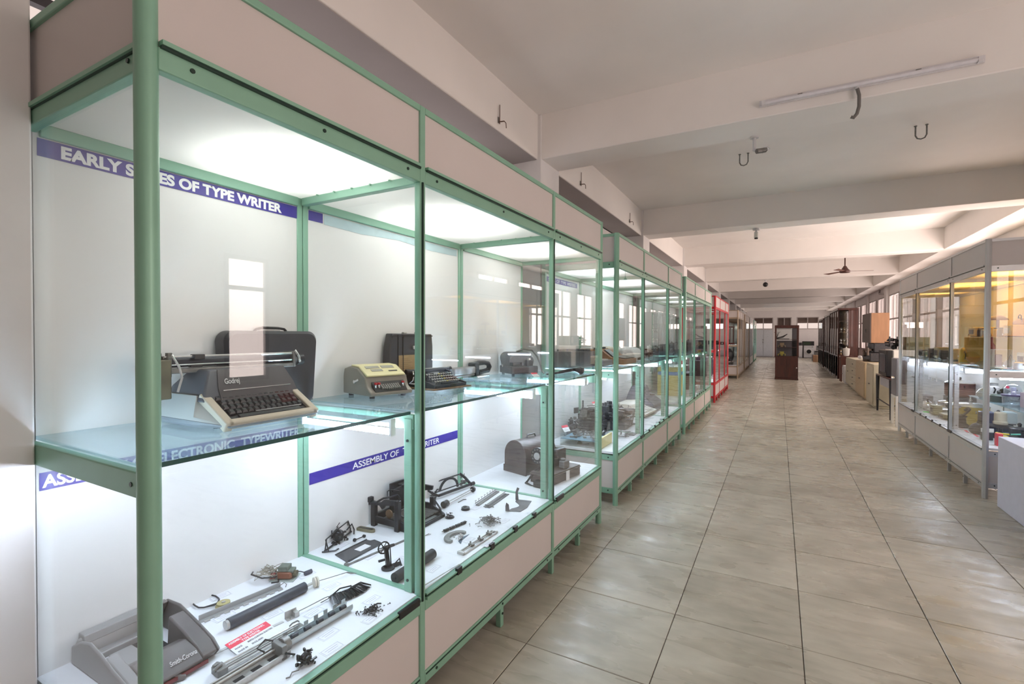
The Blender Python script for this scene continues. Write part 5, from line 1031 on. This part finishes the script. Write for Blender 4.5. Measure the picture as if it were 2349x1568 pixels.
for k, (y, m_, lb) in enumerate(((7.92, BLACK, 'black low gadget on the yellow riser beside the cream oven'), (7.80, ALU, 'left silver tumbler on the yellow riser'), (7.70, CHROME, 'right silver tumbler on the yellow riser'), (7.42, YSH, 'yellow canister on the riser under the mushroom lamp'), (7.30, mat('canister_olive', (.3, .25, .08), .4), 'olive canister on the riser right of the mushroom lamp'))):
    t = thing('canister', lb, 'canister', (2.16, y, ZU)); MB().lathe([(.034, 0), (.04, .01), (.038, .08), (.03, .09)], 14).build('body', m_, t); MB().lathe([(.031, .09), (.031, .1), (.001, .105)], 14).build('lid', DSTEEL, t)
t = thing('brass_coffee_pot', 'yellow and chrome coffee pot on the silver case shelf', 'coffee pot', (1.95, 7.72, ZS)); MB().lathe([(.05, 0), (.045, .06), (.035, .13), (.02, .17), (.001, .18)], 16).build('body', mat('brass_yellow', (.65, .48, .08), .25, .6), t); MB().tube([(0, -.04, .13), (0, -.08, .11), (0, -.075, .05), (0, -.045, .04)], .007, 6).build('handle', BLACK, t); MB().ball((-.04, 0, .07), .015, 8).build('bright_boss', CHROME, t)
t = thing('bowl', 'orange bowl beside the yellow coffee pot', 'bowl', (1.98, 7.50, ZS)); MB().lathe([(.03, 0), (.06, .04), (.065, .07), (.058, .07), (.001, .02)], 16).build('body', mat('bowl_orange', (.60, .28, .05), .35), t); MB().lathe([(.03, 0), (.03, .006), (.001, .007)], 12).build('foot', DSTEEL, t)
t = thing('wine_bottle', 'dark red glass bottle in a wooden stand on the silver case shelf', 'bottle', (2.0, 7.02, ZS+.12)); MB().lathe([(.028, 0), (.03, .01), (.03, .09), (.012, .13), (.011, .18), (.013, .185)], 14).build('bottle', mat('bottle_red', (.20, .03, .03), .15), t); MB().b2(-.04, .07, -.05, .05, -.12, .0).build('stand', mat('bottle_stand', (.10, .035, .03), .5), t, .004)
kettle('small grey kettle behind the wooden bottle stand', (2.12, 6.92, ZS), .06, ALU)
t = thing('wire_rack', 'pale wire toast rack near the end glass of the silver case shelf', 'rack', (1.94, 6.62, ZS)); b = MB()
for k in range(6): b.tube([(-.05, -.06+k*.024, 0), (-.05, -.06+k*.024, .18), (.08, -.06+k*.024, .18), (.08, -.06+k*.024, 0)], .003, 5)
b.build('wires', mat('wire_pale', (.6, .55, .5), .3, .5), t); MB().b2(-.05, .08, -.06, .06, 0, .006).build('tray', mat('wire_pale', (.6, .55, .5)), t)
boxy('glass_toaster', 'white and black appliance at the right edge of the silver case shelf', 'appliance', (2.22, 6.78, ZS), (.14, .2, .15), CRW, BLACK)
pot('small steel pan with a lid beside the end glass on the silver case shelf', (2.12, 6.45, ZS), .045, .06, ALU, ALU); pot('grey ribbed pan at the right edge of the silver case shelf', (2.02, 6.36, ZS), .05, .06, MG, ALU)
for k, (x, y, d, m_, lb) in enumerate(((2.02, 8.25, (.14, .16, .15), mat('yellow_cream', (.75, .60, .33)), 'yellow-cream machine left of the coffee pot on the silver case shelf'), (1.96, 8.48, (.12, .10, .13), BLACK, 'black machine left of the yellow-cream one on the silver case shelf'), (2.0, 8.75, (.16, .22, .16), mat('khaki_enamel', (.42, .38, .22)), 'khaki machine in the middle bay of the silver case shelf'), (1.93, 8.97, (.10, .06, .14), BLACK, 'thin black upright machine in the middle bay'), (1.94, 9.2, (.12, .16, .09), mat('teal_enamel', (.18, .32, .28), .4), 'small teal green machine on the silver case shelf'), (1.98, 9.52, (.16, .24, .11), MG, 'dark grey machine at the far end of the silver case shelf'))): boxy('kitchen_machine', lb, 'appliance', (x, y, ZS), d, m_, MD)
for k, (x, y, lb) in enumerate(((1.82, 7.55, 'red and white card on the shelf under the coffee pot'), (1.83, 7.2, 'red and white card on the shelf near the corner post'), (1.92, 6.42, 'orange and white card on the shelf inside the end glass'))): card(lb, (x, y, ZS), PI, .16, .08, 0, .25)

for k, (x, y, z, r, lb) in enumerate(((1.90, 8.72, 0, .085, 'chrome domed serving dish nearest the front glass in the middle bay'), (1.88, 8.95, 0, .08, 'second chrome domed dish from the front in the middle bay'), (1.92, 9.16, 0, .075, 'chrome domed dish farthest left in the middle bay'), (2.24, 8.45, 0, .10, 'chrome domed dish at the back behind the khaki machines'))):
    t = thing('serving_dish', lb, 'dish', (x, y, ZD+z)); MB().lathe([(r*.7, 0), (r*1.05, .03), (r*1.1, .035), (r*1.0, .06), (r*.6, .10), (.001, .12)], 24).build('dome', CHROME, t); MB().tube([(-.0, -r*.35, .105), (0, -r*.3, .15), (0, r*.3, .15), (0, r*.35, .105)], .008, 6).build('handle', (ALU, BLACK)[k % 2], t)
for k, (x, y, z, m_, lb) in enumerate(((2.04, 7.95, .0, CHROME, 'chrome electric pan standing left of the yellow pot'), (1.90, 7.02, .0, MD, 'dark round appliance just behind the front glass by the corner post'), (2.28, 7.62, .334, BLACK, 'black rounded appliance at the back of the glass riser'), (2.12, 7.62, .334, CHROME, 'chrome egg-shaped appliance on the glass riser between kettle and blender'), (2.30, 7.35, .334, DSTEEL, 'grey rounded appliance at the back of the glass riser'), (2.20, 6.42, 0, CLEAR, 'clear glass bowl at the right edge near the end glass'))):
    t = thing('round_appliance', lb, 'appliance', (x, y, ZD+z)); MB().lathe([(.05, 0), (.07, .02), (.075, .06), (.05, .10), (.02, .115), (.001, .118)], 20).build('body', m_, t); MB().tube([(0, -.06, .07), (0, -.10, .08), (0, -.10, .04), (0, -.065, .03)], .007, 6).build('handle', BLACK, t); MB().ball((0, 0, .125), .012, 8).build('knob', CHROME if m_ is BLACK else BLACK, t)
# ---------------------------------------------------------------- far and right-hand furniture
WOOD = mat('dark_mahogany', (.06, .015, .009), .3, 0, .35, 6, .03, .4, stretch=(4, 4, .5)); TEAK = mat('tan_ply', (.42, .22, .11), .5, 0, .12, 6, stretch=(3, 3, .4))
CREAM = mat('cream_steel', (.50, .46, .34), .45, 0, .04); BEIGEC = mat('beige_laminate', (.46, .36, .22), .45, 0, .08)
t = thing('wooden_vitrine', 'freestanding dark mahogany vitrine with a glazed upper half in the middle of the aisle', 'vitrine', (.25, 19.4, 0))
MB().b2(-.36, .36, 0, .6, .0, .06).b2(-.35, .35, .01, .59, .06, .80).b2(-.37, .37, -.01, .61, .79, .82).build('carcass', WOOD, t, .006)
MB().b2(-.37, .37, -.01, .61, 1.80, 1.90).build('cornice', WOOD, t, .006)
for x in (-.34, .34):
    for y in (.02, .58): MB().b2(x-.025, x+.025, y-.02, y+.02, .82, 1.80).build('corner_post', WOOD, t, .003)
MB().b2(-.315, .315, .005, .011, .82, 1.80).build('front_glass', GLS, t, smooth=0); MB().b2(-.315, .315, .585, .59, .82, 1.80).build('rear_glass', GLS, t, smooth=0); MB().b2(-.35, -.345, .04, .56, .82, 1.80).build('side_glass', GLS, t, smooth=0)
MB().b2(.345, .35, .04, .56, .82, 1.80).build('side_glass', GLS, t, smooth=0); MB().b2(.17, .315, .56, .58, .82, 1.80).b2(-.31, .31, .56, .575, .82, 1.36).build('back_board', mat('vitrine_back', (.10, .09, .10), .5), t)
for z in (1.12, 1.40): MB().b2(-.31, .31, .03, .56, z, z+.012).build('shelf', WOOD, t)
MB().b2(-.002, .002, -.002, .012, .08, .79).build('door_gap', BLACK, t); MB().ball((.30, -.02, .42), .022, 10).build('door_knob', CHROME, t)
t = thing('model_aeroplane', 'dark model aeroplane on the top shelf of the mahogany vitrine', 'model', (.13, 19.7, 1.413)); MB().tube([(-.2, 0, .03), (.0, 0, .08), (.14, 0, .18)], [.02, .03, .012], 8).box((.0, .0, .08), (.05, .3, .01)).box((.1, 0, .15), (.04, .12, .008)).b2(-.2, .2, -.08, .08, 0, .02).build('aeroplane', BLACK, t)
b = MB()
for k in range(5): b.tube([(-.19, .05, .02), (-.2+.02*k, .05, .15+.02*k), (-.27+.05*k, .05, .26)], .006, 4)
b.build('leaves', BLACK, t)
for k, (z, m_, lb) in enumerate(((.83, mat('model_yellow', (.35, .30, .03), .4), 'yellow-green model on the lowest level of the mahogany vitrine'), (1.133, mat('model_tan', (.25, .18, .10), .4), 'tan model on the middle shelf of the mahogany vitrine'))):
    t = thing('scale_model', lb, 'model', (.12, 19.6, z)); MB().b2(-.14, .1, -.1, .1, 0, .07).b2(-.08, .05, -.08, .08, .07, .15).build('body', m_, t, .01); MB().cyl((-.08, -.11, .03), (-.08, -.1, .03), .03, 12).cyl((.05, -.11, .03), (.05, -.1, .03), .03, 12).build('wheel', BLACK, t)
def tall_cab(label, y0, y1, z1, x0=1.86, x1=2.46, glazed=True):
    t = thing('tall_cabinet', label, 'cabinet', (x0, y0, 0)); W, D = y1-y0, x1-x0
    MB().b2(0, D, 0, W, .0, .85).b2(-.02, D, -.02, W+.01, z1-.07, z1).b2(D-.02, D, 0, W, .85, z1).b2(0, D, W-.03, W, .85, z1).b2(.30 if glazed else 0, D, 0, .03, .85, z1-.07).b2(0, .03, 0, .03, .85, z1-.07).build('carcass', WOOD, t, .004)
    n = max(2, round(W/.75)); w = W/n
    for k in range(n+1): MB().b2(-.008, .03, max(0, k*w-.05), min(W, k*w+.05), .0, z1-.07).build('stile', WOOD, t, .003)
    for k in range(n): MB().b2(.008, .012, k*w+.05, (k+1)*w-.05, .86, z1-.10).build('door_glass', GLS, t, smooth=0); MB().b2(.0, .02, k*w+.06, (k+1)*w-.06, .08, .80).build('door_panel', WOOD, t, .006); MB().box((-.015, k*w+.09, 1.1), (.02, .015, .12)).build('handle', CHROME, t)
    if glazed: MB().b2(.04, .30, .008, .012, .86, z1-.10).build('side_glass', GLS, t, smooth=0)
    for z in (.86, 1.25, 1.65, 2.05): MB().b2(.03, D-.03, .03, W-.04, z, z+.012).build('shelf', WOOD, t)
    return t
tall_cab('nearest tall mahogany glazed cabinet on the right, beyond the low beige cabinets', 20.75, 24.0, 2.52); tall_cab('second tall mahogany glazed cabinet on the right, farther from the camera', 24.4, 27.6, 2.48, 1.92); tall_cab('farthest tall mahogany glazed cabinet on the right', 28.2, 31.4, 2.40, 1.92)
for k in range(9):
    lv = k % 3; q = k//3; z = (.874, 1.264, 1.664)[lv]; x = 1.97+.1*q
    t = thing('brass_instrument', ('left', 'middle', 'right')[q] + ' brass instrument on the ' + ('lowest', 'middle', 'top')[lv] + ' shelf of the nearest mahogany cabinet', 'instrument', (x, 20.95+.05*q, z))
    MB().lathe([(.04, 0), (.035, .02), (.015, .05), (.03+.008*lv, .12), (.028, .15+.01*q), (.001, .17+.01*q)], 12).build('body', (mat('brass', (.6, .4, .2), .25, .8), CHROME, DSTEEL)[(k+q) % 3], t); MB().cyl((0, -.03, .1), (0, -.05, .1), .02, 10).build('dial', PAPER, t)
t = thing('water_jug', 'white plastic jug standing on the dark stool before the mahogany cabinets', 'jug', (2.0, 19.7, .86)); MB().lathe([(.07, 0), (.09, .05), (.10, .24), (.105, .25), (.001, .27)], 16).build('body', OFFW, t); MB().ball((0, 0, .29), .02, 8).build('knob', OFFW, t)
t = thing('dark_stool', 'dark wooden stool carrying the white jug', 'stool', (2.0, 19.7, 0)); MB().b2(-.18, .18, -.18, .18, .82, .86).build('seat', WOOD, t, .005)
for x in (-.15, .15):
    for y in (-.15, .15): MB().b2(x-.02, x+.02, y-.02, y+.02, 0, .82).build('leg', WOOD, t)
def low_cab(label, x, y0, y1, h, m, D=.6, drawers=1, cat='cabinet', name='low_cabinet'):
    t = thing(name, label, cat, (x, y0, 0)); W = y1-y0; MB().b2(0, D, 0, W, .06, h).b2(.04, D, .03, W-.03, 0, .06).build('body', m, t, .008)
    for k in range(drawers):
        d_ = MB().b2(-.012, .0, .03, W-.03, .1+(h-.14)*k/drawers, .09+(h-.14)*(k+1)/drawers).build('door' if drawers == 1 else 'drawer', m, t, .004); MB().box((-.022, W*.5, .1+(h-.14)*(k+.5)/drawers), (.02, .10, .02)).build('handle', DSTEEL, d_)
    return t
low_cab('cream steel cabinet nearest in the right-hand row, beside the black-legged table', 1.76, 12.6, 13.5, .93, CREAM)
low_cab('beige cabinet, second in the right-hand row of low cabinets', 1.80, 14.1, 15.6, .90, BEIGEC)
low_cab('grey-beige drawer cabinet with dark handles, third in the right-hand row', 1.84, 15.8, 17.2, .88, CREAM, drawers=4)
low_cab('pale narrow cabinet at the far end of the right-hand row of low cabinets', 1.88, 17.4, 18.5, .86, CREAM)
low_cab('small white bin-like cabinet standing before the mahogany cabinets', 1.84, 18.7, 19.1, .58, mat('white_enamel', (.62, .62, .63), .35), .3, 1)
t = thing('work_table', 'black-legged table behind the silver case carrying a large white set', 'table', (2.15, 11.7, 0)); MB().b2(-.38, .5, -.72, .72, .73, .76).build('tabletop', WOOD, t, .004)
for x in (-.35, .45):
    for y in (-.68, .68): MB().cyl((x, y, 0), (x, y, .73), .018, 8, .035).build('leg', BLACK, t)
MB().cyl((-.35, -.68, .25), (-.35, .68, .25), .012, 6).cyl((-.35, -.68, .25), (.45, .68, .25), .01, 6).build('brace', BLACK, t); MB().b2(-.34, .3, -.6, .5, .55, .73).build('drawer_box', mat('pale_grey_paint', (.42, .42, .45), .4), t, .006)
t = thing('television_set', 'large white-cased set with a dark front standing on the black-legged table', 'television', (2.03, 11.72, .761)); MB().b2(-.16, .42, -.42, .40, .0, .51).build('case', OFFW, t, .015); MB().b2(-.26, -.16, -.41, .39, .01, .50).build('dark_front', BLACK, t, .01); MB().b2(-.27, -.26, -.33, .20, .08, .43).build('screen', mat('screen_glass', (.10, .10, .12), .1), t, .004)
t = thing('steel_cabinet', 'grey steel cabinet on a white stand just behind the silver case', 'cabinet', (1.74, 10.25, 0)); MB().b2(0, .5, 0, .42, .52, 1.15).build('body', mat('steel_grey', (.20, .20, .22), .4, .2), t, .01); MB().cyl((-.01, .1, .82), (-.05, .1, .82), .03, 14).build('knob', CHROME, t)
MB().b2(0, .5, .0, .42, .48, .519).b2(0, .04, .0, .04, 0, .48).b2(.46, .5, 0, .04, 0, .48).b2(0, .04, .38, .42, 0, .48).b2(.46, .5, .38, .42, 0, .48).build('stand', OFFW, t, .004)
t = thing('wall_cupboard', 'tan plywood cupboard with a dark front stacked high before the bright windows', 'cupboard', (1.98, 14.75, 1.36)); MB().b2(.02, .38, 0, 1.3, .0, .74).build('box', TEAK, t, .004); MB().b2(0, .02, 0, 1.3, 0, .74).build('dark_front', mat('umber', (.09, .065, .055), .5), t); MB().box((-.01, .65, .3), (.02, .02, .1)).build('handle', DSTEEL, t)
t = thing('old_engine', 'dark cluttered engine-like machine under the tan cupboard', 'machine', (2.2, 15.0, .901)); MB().b2(-.25, .35, -.5, .7, 0, .22).b2(-.15, .3, -.3, .6, .22, .458).build('block', MD, t, .02); mechanism(MB(), random.Random(80), 50, .3, .5, .30, (.01, .035)).build('fittings', mat('rusty_grey', (.12, .09, .07), .5, .3, .4), t)['kind'] = 'stuff'; MB().ball((-.28, .9, .06), .05, 10).build('bright_bulb', PAPER, t)
t = thing('olive_machine', 'olive box machine with a black gear-like attachment on top of the white set', 'machine', (2.12, 11.7, 1.272)); MB().b2(-.05, .30, -.3, .35, .0, .24).build('body', mat('olive_drab', (.14, .13, .06), .5), t, .01); mechanism(MB(), random.Random(81), 26, .09, .15, .22, (.01, .02)).build('attachment', BLACK, t, loc=(-.18, .1, 0)); MB().cyl((-.06, -.15, .14), (-.05, -.15, .14), .08, 16).build('dial', mat('dial_tan', (.5, .35, .22), .4), t)
# far end
WHE = mat('white_enamel', (.62, .62, .63), .35)
t = thing('washing_machine', 'white front-loading washing machine against the far wall', 'washing machine', (1.85, 39.35, 0)); MB().b2(-.30, .30, .0, .55, .02, .86).build('body', WHE, t, .012)
MB().cyl((0, -.03, .45), (0, 0.0, .45), .19, 24).build('door_ring', OFFW, t); MB().cyl((0, -.045, .45), (0, -.02, .45), .14, 24).build('door_glass', BLACK, t); MB().b2(-.29, .29, -.01, 0, .72, .84).build('control_panel', mat('panel_pale', (.5, .5, .5), .4), t); MB().cyl((.2, -.03, .78), (.2, 0, .78), .03, 12).build('dial', DSTEEL, t)
low_cab('white low counter beside the washing machine at the far wall', 1.02, 39.35, 39.9, .86, WHE, .44)
t = thing('microwave', 'dark microwave on the washing machine at the far wall', 'microwave', (1.80, 39.5, .861)); MB().b2(-.34, .36, -.1, .3, 0, .30).build('body', BLACK, t, .01); MB().b2(-.30, .16, -.105, -.10, .05, .25).build('window', mat('oven_glass', (.05, .07, .05), .1), t)
t = thing('dark_radio', 'small dark set on the white counter at the far wall', 'radio', (1.22, 39.55, .861)); MB().b2(-.16, .2, -.1, .2, 0, .2).build('body', MD, t, .01); MB().cyl((-.05, -.11, .1), (-.05, -.1, .1), .05, 12).build('dial', OFFW, t)
for k, (x, y, h_, lb) in enumerate(((2.35, 37.4, .9, 'stack of black machines in the far right corner, taller'), (2.1, 35.2, .62, 'black low machine on the floor in front of the far right stack'))):
    t = thing('stored_machine', lb, 'machine', (x, y, 0)); MB().b2(-.25, .5, -.6, .8, 0, h_*.6).b2(-.15, .4, -.5, .6, h_*.6, h_).build('body', BLACK, t, .02); MB().b2(-.16, .38, -.51, -.5, h_*.65, h_*.9).build('panel', DSTEEL, t)
t = thing('cardboard_box', 'brown cardboard box on the floor beside the far mahogany cabinets', 'box', (2.0, 33.8, 0)); MB().b2(-.2, .2, -.3, .3, 0, .4).build('box', mat('cardboard', (.36, .20, .11), .7), t, .004); MB().b2(-.03, .03, -.302, .302, .0, .402).build('tape', mat('tape_tan', (.45, .30, .18), .4), t)
# ---------------------------------------------------------------- ceiling and wall fittings
FANM = mat('fan_brown', (.07, .025, .018), .35, .2)
t = thing('ceiling_fan', 'dark brown three-bladed ceiling fan on a short rod', 'ceiling fan', (1.36, 13.86, ZC)); MB().cyl((0, 0, -.52), (0, 0, 0), .013, 8).lathe([(.001, -.06), (.03, -.06), (.045, -.0), (.001, 0)], 14).build('rod', FANM, t)
MB().lathe([(.001, -.66), (.10, -.655), (.115, -.62), (.07, -.57), (.03, -.50), (.001, -.48)], 20).build('motor', FANM, t)
for k in range(3):
    a = math.radians(8+120*k); M = Matrix.Rotation(a, 4, 'Z'); MB().add([(.10, -.03, -.622), (.55, -.065, -.632), (.58, .05, -.615), (.10, .03, -.612), (.10, -.03, -.628), (.55, -.065, -.638), (.58, .05, -.621), (.10, .03, -.618)], [(0,1,2,3),(7,6,5,4),(0,4,5,1),(1,5,6,2),(2,6,7,3),(3,7,4,0)], M).build('blade', mat('blade_brown', (.22, .12, .10), .35), t, smooth=0)
t = thing('tube_fitting', 'unlit white tube light fitting along the side of the nearest crossbeam', 'light fitting', (.51, 4.318, 3.325)); MB().b2(-.66, .66, -.028, -.002, .0, .045).build('batten', mat('fitting_white', (.72, .70, .72), .4), t, .003); MB().cyl((-.62, -.045, .012), (.62, -.045, .012), .013, 12).build('tube', mat('unlit_tube', (.75, .74, .78), .3), t)
for x in (-.63, .63): MB().b2(x-.012, x+.012, -.06, -.02, -.005, .03).build('end_holder', mat('fitting_white', (.7, .7, .7)), t)
MB().b2(-.40, -.37, -.04, -.028, .02, .035).b2(.30, .33, -.04, -.028, .02, .035).build('clip', DSTEEL, t)
t = thing('hanging_conduit', 'short bent grey conduit stub hanging below the tube light fitting', 'conduit', (.48, 4.29, 3.31)); MB().tube([(0, .0, .01), (.012, -.01, -.05), (.012, -.01, -.13), (.0, -.01, -.18), (-.02, -.01, -.205), (-.035, -.01, -.195)], .012, 10).build('conduit', mat('conduit_grey', (.16, .15, .14), .5), t); MB().cyl((0, .0, .0), (0, 0, .02), .014, 8).build('collar', WHE, t)
for k, (x, y, lb) in enumerate(((-.38, 6.37, 'U-shaped steel hook in the ceiling near the camera bracket'), (1.255, 6.37, 'U-shaped steel hook in the ceiling, right of the other one'))):
    t = thing('ceiling_hook', lb, 'hook', (x, y, ZC)); MB().tube([(-.045, 0, .0), (-.045, 0, -.10), (-.03, 0, -.13), (0, 0, -.14), (.03, 0, -.13), (.045, 0, -.10), (.045, 0, .0)], .007, 6).build('loop', DSTEEL, t); MB().cyl((-.045, 0, -.006), (-.045, 0, 0), .014, 8).cyl((.045, 0, -.006), (.045, 0, 0), .014, 8).build('collar', DSTEEL, t)
for k, (x, y, lb) in enumerate(((-.2, 4.72, 'white surveillance camera on a bracket under the nearest crossbeam'), (-.33, 8.72, 'small white cylinder camera hanging under the second crossbeam'), (-.37, 16.9, 'small black ball camera under a far crossbeam'))):
    t = thing('surveillance_camera', lb, 'camera', (x, y, ZB))
    if k == 0: MB().cyl((0, 0, -.01), (0, 0, 0), .035, 12).cyl((0, 0, -.12), (0, 0, 0), .014, 8).tube([(0, 0, -.11), (.02, 0, -.13), (.05, 0, -.13)], .012, 8).build('bracket', WHE, t); MB().cyl((.02, -.03, -.135), (.09, .02, -.12), .022, 12).build('head', DSTEEL, t); MB().tube([(.06, 0, -.11), (.10, .0, -.10), (.12, 0, -.12), (.09, 0, -.15), (.06, 0, -.15)], .004, 6).build('wire', WHE, t)
    else: MB().cyl((0, 0, -.03), (0, 0, 0), .05 if k == 1 else .03, 14).cyl((0, 0, -.06), (0, 0, -.03), .015, 8).build('mount', WHE, t); (MB().cyl((0, 0, -.15), (0, 0, -.06), .032, 14) if k == 1 else MB().ball((0, 0, -.14), .075, 12)).build('head', OFFW if k == 1 else BLACK, t); MB().cyl((0, 0, -.17 if k == 1 else -.2), (0, 0, -.15), .026, 14).build('lens', BLACK, t)
for k, y in enumerate((3.54, 5.46, 7.62)):
    t = thing('wall_hook', ('nearest', 'middle', 'farthest')[k] + ' of three thin wire hooks on the long beam above the green cases', 'hook', (-2.083, y, 3.36)); MB().cyl((.012, 0, -.06), (.012, 0, .10), .004, 6).cyl((0, 0, -.04), (.05, .01, -.04), .005, 6).tube([(.05, .01, -.04), (.055, .03, -.05), (.055, .035, -.09)], .004, 5).build('hook', mat('rust_brown', (.16, .10, .08), .6), t); MB().b2(0, .003, -.012, .012, -.05, .0).build('plate', DSTEEL, t)
t = thing('wall_conduit', 'grey cable conduit running down the right wall beside the bright windows', 'conduit', (3.27, 20.5, 0)); MB().tube([(0, 1.9, 3.24), (0, 1.9, 3.1), (0, .4, 2.98), (0, .35, 2.9), (0, .35, 1.2)], .03, 8).build('conduit', FRW, t); MB().box((0, .35, 1.2), (.05, .1, .14)).build('junction_box', FRW, t)
t = thing('bent_pipe', 'dark bent pipe in front of the bright high window above the case, top left', 'pipe', (-2.30, .74, 2.72)); MB().tube([(0, -.16, -.02), (0, -.08, -.0), (0, -.03, .05), (0, -.01, .12), (0, .0, .22)], .022, 10).build('pipe', BLACK, t); MB().b2(-.02, .02, -.06, .22, .20, .27).build('flange', BLACK, t)
